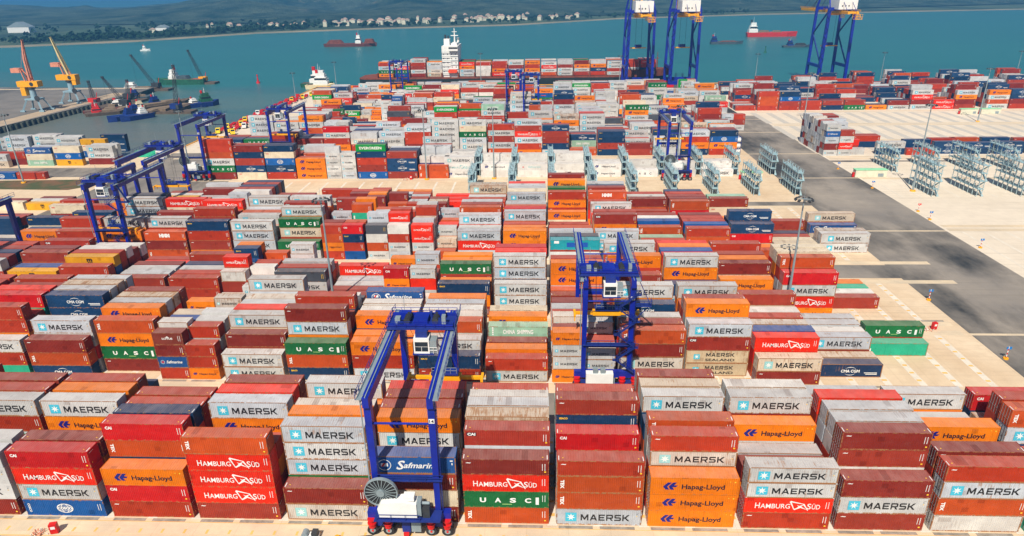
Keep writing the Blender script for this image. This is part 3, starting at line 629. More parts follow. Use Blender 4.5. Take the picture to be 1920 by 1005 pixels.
# old jetty on the left, with its row of fender piles (one pile bent = part of the quay face)
jet = MB()
jp = [(-318, 300), (-312, 452), (-316, 480), (-470, 490), (-700, 480), (-700, 250), (-420, 262)]
m = len(jp); jet.add([(x, y, 0) for x, y in jp], [tuple(range(m))], ground_mat('jetty_concrete', lin(112, 108, 104), lin(134, 128, 122), .06, lin(84, 84, 84), .02, .5, .7))
jet.add([(x, y, z) for z in (0, -6) for x, y in jp], [(i + m, (i + 1) % m + m, (i + 1) % m, i) for i in range(m)], M_WALL)
structure(jet.build('jetty'))
sheet('jetty_apron', [(-332, -319, 306, 450)], ground_mat('jetty_sand', lin(190, 168, 140), lin(168, 150, 128), .1), .006)
sheet('jetty_edge', [(-690, -318, 474, 478)], M_STRIP, .006)
pl = MB()
for i in range(34):
    f = i / 33; x, y = -318 + 6 * f, 300 + 152 * f
    pl.box(x - .2, x + 1.5, y - 1.1, y + 1.1, -4, -.4, M_WALL); pl.box(x + 1.5, x + 1.9, y - .8, y + .8, -3.8, -1, M_BLACK)
for i in range(28): x = -322 - i * 5.2; pl.box(x - 1, x + 1, 479.5, 481.5, -4, -.4, M_WALL)
structure(pl.build('jetty_fender'))
kb = MB()
kb.box(-178, 330, 472.6, 473.2, 0, .35, M_YEL); kb.box(-177.8, -177.2, 240, 472, 0, .35, M_YEL)
structure(kb.build('quay_kerb'))
# ---------------------------------------------------------------- containers
PLAN = plan()
IND = set(INDIVIDUAL)
TOPS = {}
for q in PLAN:                                     # height of each stack, to know which fronts stand clear of the row before them
    k = (round(q[0] / 4), round(q[1] / 2.85)); TOPS[k] = max(TOPS.get(k, 0), q[2] + q[4])
def seen(i):
    x, y, z, L, h = PLAN[i][:5]
    return all(z + h > max(TOPS.get((round(x / 4) + d, round(y / 2.85) - 1), 0) for d in (-1, 0, 1)) + .5 for _ in (0,))
CW = 2.438
def corr(b, x0, x1, z0, z1, y, depth, pitch, mat):
    n = max(4, int((x1 - x0) / pitch)); p = (x1 - x0) / n; xs = []
    for i in range(n):
        a = x0 + i * p; xs += [(a, y + depth), (a + p * .24, y + depth), (a + p * .5, y), (a + p * .74, y)]
    xs.append((x1, y + depth))
    vs = [(x, yy, z0) for x, yy in xs] + [(x, yy, z1) for x, yy in xs]; k = len(xs)
    b.add(vs, [(i, i + 1, k + i + 1, k + i) for i in range(k - 1)], mat)
_BODY, _ROOF, _DOOR = {}, {}, {}
def put_logo(b, c, L, h, y, far=False):
    for k_, (col, vs, fs) in enumerate(logo(c, L, h)):
        b.add([(x, y - .0025 * k_, z) for x, z in vs], fs, M_FAR if far else MATS['lettering_' + col], LOGOC[col] + (0,) if far else None)
def body_mesh(c, L, h):
    k = (c, L, h)
    if k in _BODY: return _BODY[k]
    b = MB(); m = M_PAINT; f = .14
    if L > 13:                                   # 45-footer: posts stand in from the ends
        for x in (.76, L - .76 - .1): b.box(x, x + .1, -.004, .02, .1, h - .05, MATS['lettering_grey'] if c != 'm' and c != 'M' else m)
    for x in (0, L - f):
        for y in (0, CW - f): b.box(x, x + f, y, y + f, 0, h, M_FRAME)
    for y in (0, CW - .07):
        b.box(f, L - f, y, y + .07, h - .09, h - .003, M_FRAME); b.box(f, L - f, y, y + .07, .003, .16, M_FRAME)
    corr(b, f, L - f, .16, h - .09, .012, .05, .278, m)
    b.add([(f, CW - .03, .16), (L - f, CW - .03, .16), (L - f, CW - .03, h - .09), (f, CW - .03, h - .09)], [(3, 2, 1, 0)], m)
    b.box(L - .07, L - .002, f, CW - f, h - .1, h - .003, m); b.box(L - .07, L - .002, f, CW - f, .003, .16, m)
    n = 9; p = (CW - 2 * f) / n
    for i in range(n): b.box(L - .06, L - .02, f + i * p + p * .1, f + i * p + p * .62, .16, h - .1, m)
    b.add([(L - .05, f, .16), (L - .05, CW - f, .16), (L - .05, CW - f, h - .1), (L - .05, f, h - .1)], [(0, 1, 2, 3)], m)
    b.box(.002, .07, f, CW - f, h - .12, h - .003, m); b.box(.002, .07, f, CW - f, .003, .16, m)
    b.add([(.09, f, .16), (.09, CW - f, .16), (.09, CW - f, h - .1), (.09, f, h - .1)], [(3, 2, 1, 0)], m)
    b.add([(f, .05, .1), (L - f, .05, .1), (L - f, CW - .05, .1), (f, CW - .05, .1)], [(3, 2, 1, 0)], m)
    for x in (0, L - .18):                       # corner castings
        for y in (-.003, CW - .15):
            for z in (-.001, h - .115): b.box(x - .003, x + .183, y, y + .165, z, z + .119, m)
    put_logo(b, c, L, h, .006)
    if c in 'rboR' and L > 7: b.box(L + .001, L + .004, .45, .6, .75, .9, MATS['lettering_yellow']); b.box(L + .001, L + .004, .35, 1.3, h - .42, h - .36, MATS['lettering_white'])
    _BODY[k] = b.mesh('container_body'); return _BODY[k]
def roof_mesh(c, L, h):
    k = (L, h, c in 'rboRnsO')
    if k in _ROOF: return _ROOF[k]
    b = MB(); f = .14; n = int((L - 2 * f) / .36); p = (L - 2 * f) / n; xs = [(.07, h - .03)]
    for i in range(n): a = f + i * p; xs += [(a, h - .045), (a + p * .3, h - .045), (a + p * .45, h - .01), (a + p * .85, h - .01)]
    xs.append((L - .07, h - .032)); q = len(xs)
    vs = [(x, .07, z) for x, z in xs] + [(x, CW - .07, z) for x, z in xs]
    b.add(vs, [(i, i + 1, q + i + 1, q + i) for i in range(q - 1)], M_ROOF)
    if k[2]:
        for x in (.2, L - .3):
            b.add([(x, .25, h - .004), (x + .1, .25, h - .004), (x + .1, 1.15, h - .004), (x, 1.15, h - .004)], [(0, 1, 2, 3)], MATS['lettering_white'])
        for x in (.75, L - .95): b.add([(x, .62, h - .004), (x + .16, .62, h - .004), (x + .16, .78, h - .004), (x, .78, h - .004)], [(0, 1, 2, 3)], MATS['lettering_yellow'])
    _ROOF[k] = b.mesh('container_roof'); return _ROOF[k]
def door_mesh(h, side):
    k = (h, side)
    if k in _DOOR: return _DOOR[k]
    b = MB(); y0, y1 = (.15, 1.212) if side == 0 else (1.226, CW - .15)
    b.box(.012, .06, y0, y1, .17, h - .13, M_PAINT)
    for i in range(3): z = .3 + i * (h - .6) / 3; b.box(.002, .012, y0 + .08, y1 - .08, z, z + (h - .6) / 3 - .12, M_PAINT)
    for yy in (y0 + .26, y1 - .26):
        b.box(-.05, -.012, yy - .02, yy + .02, .1, h - .07, M_ROD)
        b.box(-.06, -.008, yy - .02, yy + .26, 1.15, 1.2, M_ROD)
        for z in (.25, h * .5, h - .3): b.box(-.056, .004, yy - .06, yy + .06, z, z + .06, M_ROD)
    _DOOR[k] = b.mesh('container_door'); return _DOOR[k]
RV = random.Random(3)
ORD = ['', 'first', 'second', 'third', 'fourth', 'fifth', 'sixth', 'seventh', 'eighth', 'ninth', 'tenth', 'eleventh', 'twelfth', 'thirteenth', 'fourteenth', 'fifteenth', 'sixteenth', 'seventeenth', 'eighteenth', 'nineteenth']
BN = {'B1': 'nearest block', 'B2': 'second block', 'B3': 'third block', 'B4': 'fourth block', 'B5': 'fifth block'}
def tint(c, rv):
    a, ru = PAL[c]; k = rv.uniform(.86, 1.12); w = rv.uniform(0, .016)
    if c == 'r':                                   # browns differ a good deal from box to box
        q = rv.random(); a = (.25, .026, .016) if q < .25 else (.46, .042, .013) if q < .75 else (.34, .042, .022)
    if c == 'M' and rv.random() < .3: a = (.56, .60, .64)
    if c == 'm' and rv.random() < .4: a = (.68, .62, .54)
    return (min(.9, a[0] * k + w * .4), min(.9, a[1] * k + w * .3), min(.9, a[2] * k + w * .3), max(0, min(1, ru * rv.uniform(.5, 1.5))))
def bay_order(meta):
    b = meta[0]; lo = BAY0[b]; return meta[1] - lo + 1
mass = MB(); n_ind = 0; loose = {}
ROWW = {0: 'front', 1: 'second', 2: 'third', 3: 'fourth', 4: 'fifth', 5: 'sixth', 6: 'back'}
for i, (x, y, z, L, h, c, meta) in enumerate(PLAN):
    col = tint(c, RV)
    if i in IND:
        o = bpy.data.objects.new('shipping_container', body_mesh(c, L, h)); COL.objects.link(o); o.location = (x, y, z); o.color = col
        bn, bay, row, cl, tier, tiers = meta
        up = tiers - 1 - tier
        row = row if bn != 'edge' else 0
        tw = 'topmost' if up == 0 and tiers > 1 else 'single' if tiers == 1 else 'lowest' if tier == 0 else ORD[up + 1] + ' down'
        half = {'L': ', left half', 'R': ', right half'}.get(cl, '')
        if bn == 'edge':
            key = (c, tier); loose[key] = loose.get(key, 0) + 1
            lab = '%s, %s in a loose stack left of the fourth block%s' % (KIND[c], tw, ', ' + ORD[loose[key]] + ' such' if loose[key] > 1 else '')
        else: lab = '%s, %s, %s row, %s, %s stack from left%s' % (KIND[c], tw, ROWW[row], BN[bn], ORD[bay_order(meta)], half)
        assert len(lab.split()) <= 16, lab
        tag(o, lab, 'container', 'stacked shipping containers')
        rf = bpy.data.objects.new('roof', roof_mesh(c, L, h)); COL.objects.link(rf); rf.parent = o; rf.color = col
        if x > -12 and L > 7:
            for sd in (0, 1): dd = bpy.data.objects.new('door', door_mesh(h, sd)); COL.objects.link(dd); dd.parent = o; dd.color = col
        n_ind += 1
    else:
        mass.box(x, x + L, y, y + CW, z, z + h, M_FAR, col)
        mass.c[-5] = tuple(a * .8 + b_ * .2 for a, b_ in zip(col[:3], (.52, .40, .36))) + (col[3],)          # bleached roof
        if seen(i):
            for k_, (cc, vs_, fs_) in enumerate(logo(c, L, h)): mass.add([(x + a, y - .012 - .006 * k_, z + b_) for a, b_ in vs_], fs_, M_FAR, LOGOC[cc] + (0,))
            e = tuple(q * .55 for q in col[:3]) + (col[3],)
            for a in (.5, .98, 1.44, 1.9): mass.box(x - .05, x - .01, y + a, y + a + .05, z + .1, z + h - .1, M_FAR, (.3, .3, .3, 0))
mo = mass.build('container_stacks'); tag(mo, 'distant stacks of mixed shipping containers filling the yard and the ship', 'containers', 'distant stacked containers', 'stuff')
print('containers: individual', n_ind, 'mass', len(PLAN) - n_ind)
# ---------------------------------------------------------------- rubber-tyred gantry cranes
def rail(b, p, q, mat, h=1.05, step=2.0, r=.03):
    p, q = Vector(p), Vector(q); n = max(1, int((q - p).length / step))
    for i in range(n + 1): a = p.lerp(q, i / n); b.beam(a, a + Vector((0, 0, h)), r * 2, r * 2, mat)
    for k in (.5, 1): b.beam(p + Vector((0, 0, h * k)), q + Vector((0, 0, h * k)), r * 2, r * 2, mat)
def gantry(label, x, y, sx=8.4, span=23.6, top=23.3, trol=.9, num='14', power='engine', reel=True, stairs=False, lift=11.0, cabface=-1, cargo=None, hoist_x=0):
    t = thing('gantry_crane', label, 'gantry crane', (x, y, 0), 0, 'blue rubber tyred gantry cranes')
    gz = top - 1.5
    for ax in (0, sx):
        for ay in (0, span):
            b = MB(); b.beam((ax, ay, 4.0), (ax, ay, gz), .78, 1.0, M_BLUE, .95, 1.15)
            if ay == 0 and ax == 0: rail(b, (ax - .8, ay - .6, gz - .6), (ax - .8, ay + 1.2, gz - .6), M_BLUED)
            lg = b.build('leg', t)
            if ax > 0 or ay > 0:
                b = MB(); e = ax + .62
                for q in (-.25, .25): b.beam((e, ay + q, 4.2), (e, ay + q, gz + .4), .05, .05, M_BLUED)
                for k in range(int((gz - 4) / .5)): b.beam((e, ay - .25, 4.4 + k * .5), (e, ay + .25, 4.4 + k * .5), .04, .04, M_BLUED)
                b.box(ax + .3, e + .03, ay - .25, ay + .25, gz - 1.0, gz - .95, M_BLUED); b.build('ladder', lg)
            if ay == 0:
                s_ = MB(); px = ax - .42
                if ax > 0 or stairs is None: s_.box(ax - .38, ax + .38, -.64, -.61, top - 4.1, top - 3.4, M_WHITE); s_.build('number_plate', lg)
                if ax > 0:
                    for c_, vs_, fs_ in [T(num, ax - .3, ax + .3, top - 3.98, .46, 'black', .03)]:
                        q_ = MB(); q_.add([(a, -.66, z) for a, z in vs_], fs_, MATS['lettering_black']); q_.build('number', lg)
    for ay in (0, span):
        b = MB(); b.box(-1.7, sx + 1.7, ay - .5, ay + .5, 2.75, 4.05, M_BLUE); sb = b.build('sill_beam', t)
        if ay == 0:
            for c_, vs_, fs_ in [T(num, sx * .5 - .5, sx * .5 + .5, 3.05, .62, 'white', .03)]:
                q_ = MB(); q_.add([(a, -.52, z) for a, z in vs_], fs_, MATS['lettering_white']); q_.build('number', sb)
        b = MB(); b.box(0, sx, ay - .28, ay + .28, 9.2, 9.9, M_BLUE); b.box(-.2, sx + .9, ay - 1.0 if ay == 0 else ay, ay + .3 if ay == 0 else ay + 1.2, 9.9, 9.96, M_BLUED)
        rail(b, (.3, ay - .95 if ay == 0 else ay + 1.15, 9.96), (sx + .9, ay - .95 if ay == 0 else ay + 1.15, 9.96), M_BLUED); b.build('portal_tie', t)
        b = MB(); b.tube((0, ay, top - 4.6), (sx, ay, top - 4.6), .16, M_BLUE)
        b.build('tie_bar', t)
        for ax in (0, sx):
            bg = MB(); bg.box(ax - 1.75, ax + 1.75, ay - .3, ay + .3, 1.35, 2.0, M_BLUED)
            for dx in (-1.15, 1.15):
                bg.tube((ax + dx, ay - .62, 1.5), (ax + dx, ay - .62, 2.1), .5, M_RED, 12); bg.tube((ax + dx, ay - .62, 2.1), (ax + dx, ay - .62, 2.35), .64, M_RED, 12); bg.tube((ax + dx, ay - .62, 2.35), (ax + dx, ay - .62, 2.75), .46, M_RED, 12); bg.tube((ax + dx, ay - .62, 2.75), (ax + dx, ay - .62, 3.0), .6, M_RED, 12)
                bg.box(ax + dx - .22, ax + dx + .22, ay - .55, ay + .55, .9, 1.5, M_DARK); bg.tube((ax + dx - .5, ay - .45, 1.7), (ax + dx + .5, ay - .45, 1.3), .12, M_STEEL)
            bgo = bg.build('bogie', t)
            for dx in (-1.15, 1.15):
                w = MB(); w.tube((ax + dx, ay - .66, .8), (ax + dx, ay - .06, .8), .8, M_BLACK, 20); w.tube((ax + dx, ay - .69, .8), (ax + dx, ay - .6, .8), .42, M_STEEL, 14); w.tube((ax + dx, ay - .74, .8), (ax + dx, ay - .6, .8), .17, M_RED, 10)
                w.tube((ax + dx, ay + .06, .8), (ax + dx, ay + .66, .8), .8, M_BLACK, 20); w.build('wheel', bgo)
    for k, ax in enumerate((0, sx)):
        b = MB(); b.beam((ax, -1.1, gz + .75), (ax, span + 1.1, gz + .75), .85, 1.5, M_BLUE); b.box(ax - .06, ax + .06, -1.0, span + 1.0, gz + 1.5, gz + 1.62, M_STEEL)
        o_ = ax - 1.15 if k == 0 else ax + .45
        b.box(o_, o_ + .75, -1.4, span + 1.4, gz + 1.42, gz + 1.47, M_STEEL)
        gd = b.build('girder', t)
        b = MB(); e = o_ if k == 0 else o_ + .75; rail(b, (e, -1.4, gz + 1.45), (e, span + 1.4, gz + 1.45), M_BLUED); b.build('handrail', gd)
    # trolley
    ty = 2.6 + trol * (span - 5.2)
    b = MB(); b.box(-1.0, sx + 1.0, ty - 2.5, ty + 2.5, gz + 1.75, gz + 2.1, M_BLUED); b.box(-.8, sx + .8, ty - 2.2, ty - 1.7, gz + 2.1, gz + 2.5, M_BLUE); b.box(-.8, sx + .8, ty + 1.7, ty + 2.2, gz + 2.1, gz + 2.5, M_BLUE)
    b.box(sx * .36, sx * .62, ty - 1.5, ty + 1.5, gz + 2.1, gz + 2.9, M_BLUE); b.box(.7, 2.3, ty + .4, ty + 1.6, gz + 2.1, gz + 3.2, M_BLUE); b.box(sx - 2.3, sx - .7, ty + .4, ty + 1.6, gz + 2.1, gz + 3.2, M_BLUE)
    b.box(.2, 1.0, ty - 1.6, ty - .6, gz + 2.1, gz + 3.3, M_STEEL); b.box(sx - .9, sx - .3, ty - 1.9, ty - 1.0, gz + 2.1, gz + 3.8, M_STEEL)
    rt_ = random.Random(int(x * 3 + y))
    for k in range(9): bx, by, bh = rt_.uniform(0, sx - 1), rt_.uniform(ty - 2.1, ty + 1.6), rt_.uniform(.4, 1.1); b.box(bx, bx + rt_.uniform(.3, .9), by, by + rt_.uniform(.3, .7), gz + 2.08, gz + 2.1 + bh, rt_.choice((M_BLUE, M_BLUED, M_STEEL, M_DARK)))
    for ax in (.1, sx - .1):
        for dy in (-1.9, 1.9): b.tube((ax - .2, ty + dy, gz + 1.75), (ax + .2, ty + dy, gz + 1.75), .3, M_DARK, 10)
    tr = b.build('trolley', t)
    for dx in (2.0, sx - 2.0):
        b = MB(); b.tube((dx, ty - 1.5, gz + 2.75), (dx, ty + .9, gz + 2.75), .48, M_DARK, 14)
        for q in range(6): b.tube((dx, ty - 1.4 + q * .4, gz + 2.75), (dx, ty - 1.3 + q * .4, gz + 2.75), .53, M_BLACK, 14)
        b.build('winch_drum', tr)
    b = MB()
    for yy in (ty - 2.5, ty + 2.5): rail(b, (-1.0, yy, gz + 2.1), (sx + 1.0, yy, gz + 2.1), M_BLUE, step=1.4)
    for xx in (-1.0, sx + 1.0): rail(b, (xx, ty - 2.5, gz + 2.1), (xx, ty + 2.5, gz + 2.1), M_BLUE, step=1.4)
    b.tube((1.0, ty + 2.2, gz + 2.1), (1.0, ty + 2.2, gz + 5.6), .04, M_STEEL, 6); b.build('handrail', tr)
    cy = ty + cabface * 2.2; cx = sx * .52; b = MB(); b.box(cx - 1.2, cx + 1.2, cy - 1.1, cy + 1.1, gz - 1.9, gz + .7, M_WHITE); b.box(cx - 1.4, cx + 1.9, cy - 1.3, cy + 1.3, gz - 2.1, gz - 1.9, M_BLUED)
    b.box(cx + 1.2, cx + 2.3, cy - .9, cy + .9, gz - 1.9, gz + .2, M_STEEL); b.box(cx - .9, cx + .9, cy - .8, cy + .8, gz + .7, gz + 1.75, M_BLUED); rail(b, (cx + 1.2, cy - 1.1, gz - 1.9), (cx + 2.4, cy - 1.1, gz - 1.9), M_WHITE, step=.6); cb = b.build('operator_cab', t)
    b = MB(); b.box(cx - 1.0, cx - .04, cy - 1.14, cy - 1.1, gz - 1.5, gz - .75, M_GLASS); b.box(cx + .04, cx + 1.0, cy - 1.14, cy - 1.1, gz - 1.5, gz - .75, M_GLASS); b.box(cx - 1.0, cx + 1.0, cy - 1.14, cy - 1.1, gz - .65, gz + .1, M_GLASS); b.box(cx - 1.24, cx - 1.2, cy - .8, cy + .8, gz - 1.4, gz + .1, M_GLASS); b.build('window', cb)
    # spreader and its ropes
    sy = ty + .3; hx = sx / 2 + hoist_x; b = MB()
    b.box(hx - 6.05, hx + 6.05, sy - .28, sy + .28, lift, lift + .5, M_YEL); b.box(hx - 2.6, hx + 2.6, sy - .75, sy + .75, lift + .05, lift + .75, M_YEL)
    for e in (-6.0, 6.0):
        b.box(hx + e - .2, hx + e + .2, sy - 1.2, sy + 1.2, lift + .02, lift + .48, M_YEL)
        for q in (-1.1, 1.1): b.box(hx + e - .1, hx + e + .1, sy + q - .1, sy + q + .1, lift - .9, lift + .1, M_YEL)
    sp = b.build('spreader', t)
    b = MB(); b.box(hx - 2.2, hx + 2.2, sy - .9, sy + .9, lift + 1.1, lift + 1.5, M_BLUED); b.tube((hx - .6, sy, lift + 1.5), (hx - .6, sy, lift + 2.6), .6, M_BLUED, 12); rail(b, (hx - 2, sy - .9, lift + 1.5), (hx + 2, sy - .9, lift + 1.5), M_STEEL, step=1); b.build('head_block', sp)
    b = MB()
    for e in (-2.0, 2.0):
        for q in (-.8, .8): b.tube((hx + e, sy + q, lift + 1.4), (sx / 2 + e * 1.1, ty + q, gz + 1.8), .03, M_DARK, 5)
    b.build('hoist_rope', t)
    # power pack on the front sill beam, seen from the yard's edge
    b = MB()
    if power == 'engine':
        b.prism([(-.3 + .9, 4.9), (sx - 2.6, 4.9), (sx - 2.6, 7.2), (sx - 4.4, 7.6), (.9, 7.3), (.4, 6.4)], -2.5, -.75, M_WHITE, 'xz'); b.box(sx - 4.4, sx - 2.9, -2.2, -1.0, 7.55, 8.2, M_WHITE); b.box(sx - 2.6, sx - 2.0, -2.3, -.9, 5.1, 7.4, M_STEEL); b.tube((sx - 2.3, -1.6, 6.8), (sx - .9, -1.6, 6.8), .22, M_STEEL, 8)
        b.box(-.2, sx + .6, -2.8, -.55, 4.4, 4.6, M_BLUED); b.box(sx - 1.9, sx - .9, -2.1, -1.1, 4.6, 6.3, M_DARK); pp = b.build('power_house', t)
        b = MB(); rail(b, (.2, -2.75, 4.6), (sx - 2.2, -2.75, 4.6), M_BLUED, step=1.7); b.build('handrail', pp)
    else:
        b.box(.5, 5.6, -2.0, -.6, 1.7, 4.4, M_WHITE); b.box(1.8, 2.7, -1.8, -.8, 4.4, 5.3, M_STEEL); b.box(3.2, 4.1, -1.8, -.8, 4.4, 5.3, M_STEEL); b.box(.3, sx, -2.1, -.5, 1.5, 1.7, M_BLUED); pp = b.build('power_house', t)
    b = MB(); b.box(sx * .38, sx * .52, -.95, -.5, .9, 2.75, M_BLUED); b.box(sx * .54, sx * .7, -1.1, -.5, 1.1, 2.75, M_STEEL); b.box(sx * .4, sx * .49, -1.2, -.8, .35, .9, M_RED); b.build('control_box', t)
    if reel:
        rx, rz, rr = .9, 8.5, 2.3; b = MB(); b.ring((rx, -1.5, rz), rr, .12, .5, M_STEEL, 36); b.tube((rx, -1.9, rz), (rx, -.5, rz), .34, M_STEEL, 16); b.tube((rx, -1.95, rz), (rx, -1.3, rz), .55, M_STEEL, 16)
        ro = b.build('cable_reel', t)
        b = MB()
        for i in range(22): a = 2 * math.pi * i / 22; b.beam((rx + .5 * math.cos(a), -1.72, rz + .5 * math.sin(a)), (rx + (rr - .08) * math.cos(a), -1.62, rz + (rr - .08) * math.sin(a)), .09, .06, M_STEEL)
        b.build('spoke', ro)
        b = MB(); b.ring((rx, -1.45, rz), rr - .1, rr - .55, .22, M_BLACK, 36); b.build('wound_cable', ro)
    b = MB(); b.tube((-.75, -.75, 9.0), (-.75, -.75, gz + .9), .09, M_STEEL, 8); b.tube((-.75, -.75, gz + .9), (-.3, -.75, gz + 1.8), .09, M_STEEL, 8); b.build('cable_conduit', t)
    if stairs:
        b = MB(); z = 4.2; k = 0
        while z < gz - 3.6:
            z2 = z + 2.7; a, c = (sx - 2.6, sx + .8) if k % 2 else (sx + .8, sx - 2.6)
            b.beam((a, -.95, z), (c, -.95, z2), .6, .1, M_BLUED); rail(b, (a, -1.25, z), (c, -1.25, z2), M_BLUED, step=.9)
            b.box(c - .6, c + .6, -1.3, -.55, z2 - .06, z2, M_BLUED); rail(b, (c - .6, -1.3, z2), (c + .6, -1.3, z2), M_BLUED, step=.6); z = z2; k += 1
        b.box(sx + .5, sx + 3.4, -1.2, .3, gz - 3.7, gz - 3.6, M_BLUED); rail(b, (sx + .5, -1.2, gz - 3.6), (sx + 3.4, -1.2, gz - 3.6), M_BLUED, step=.7); rail(b, (sx + 3.4, -1.2, gz - 3.6), (sx + 3.4, .3, gz - 3.6), M_BLUED, step=.7)
        b.beam((sx + 3.3, -.6, gz - 3.6), (sx + .9, -.6, gz + 1.4), .7, .1, M_BLUED); b.beam((sx + 3.3, -.2, gz - 3.7), (sx + .4, -.2, gz - 7), .12, .12, M_BLUED); b.build('stair', t)
    return t
gantry('blue gantry crane numbered 14 with cable reel and white power house, front row of yard', -20.7, -2.0, num='14', trol=.93, lift=13.2, hoist_x=3)
gantry('blue gantry crane with white cab over zigzag stair, middle of second block', 10.1, 36.0, sx=8.6, num='09', trol=.0, power='box', reel=False, stairs=True, lift=14.6)
gantry('blue gantry crane with white cab and orange box slung below, left of yard', -124.5, 100.6, num='03', trol=.0, power='box', reel=False, stairs=True, lift=9.0)
gantry('blue gantry crane with trolley at the far end, behind the one slinging a box', -131.5, 128.4, num='04', trol=.92, power='engine', reel=False, lift=9)
gantry('blue gantry crane at the left picture edge, only its rear leg and yellow spreader showing', -145.4, 64.0, num='02', trol=.8, power='box', reel=False, lift=8.0)
gantry('blue gantry crane beside the basin, yellow spreader hanging at its far end', -143.6, 189.4, num='05', trol=.85, lift=14.0)
gantry('blue gantry crane with white cab standing over grey and orange stacks near parked trucks', -118.0, 218.5, num='06', trol=.05, power='box', reel=False, lift=12.0)
gantry('blue gantry crane with black cable reel among the grey reefer racks', 51.6, 187.5, num='10', trol=.85, lift=12.5)
gantry('small far blue gantry crane with white box and red bogies between orange stacks', -19.2, 350, num='11', trol=.05, power='box', reel=False, lift=8)
gantry('far blue gantry crane over yellow spreader, right of the white-boxed one', -8.0, 321.5, num='12', trol=.7, power='box', reel=False, lift=9)
gantry('farthest blue gantry crane in front of the moored container ship', -105.5, 417, num='07', trol=.1, power='box', reel=False, lift=9)
# the box slung under the left crane
ob = bpy.data.objects.new('shipping_container', body_mesh('H', 12.192, 2.591)); COL.objects.link(ob); ob.location = (-126.4, 103.2, 6.2); ob.color = (.85, .235, .008, .05)
tag(ob, 'orange wing-logo container hanging from the spreader of the left gantry crane', 'container', 'stacked shipping containers')
rf = bpy.data.objects.new('roof', roof_mesh('H', 12.192, 2.591)); COL.objects.link(rf); rf.parent = ob; rf.color = ob.color
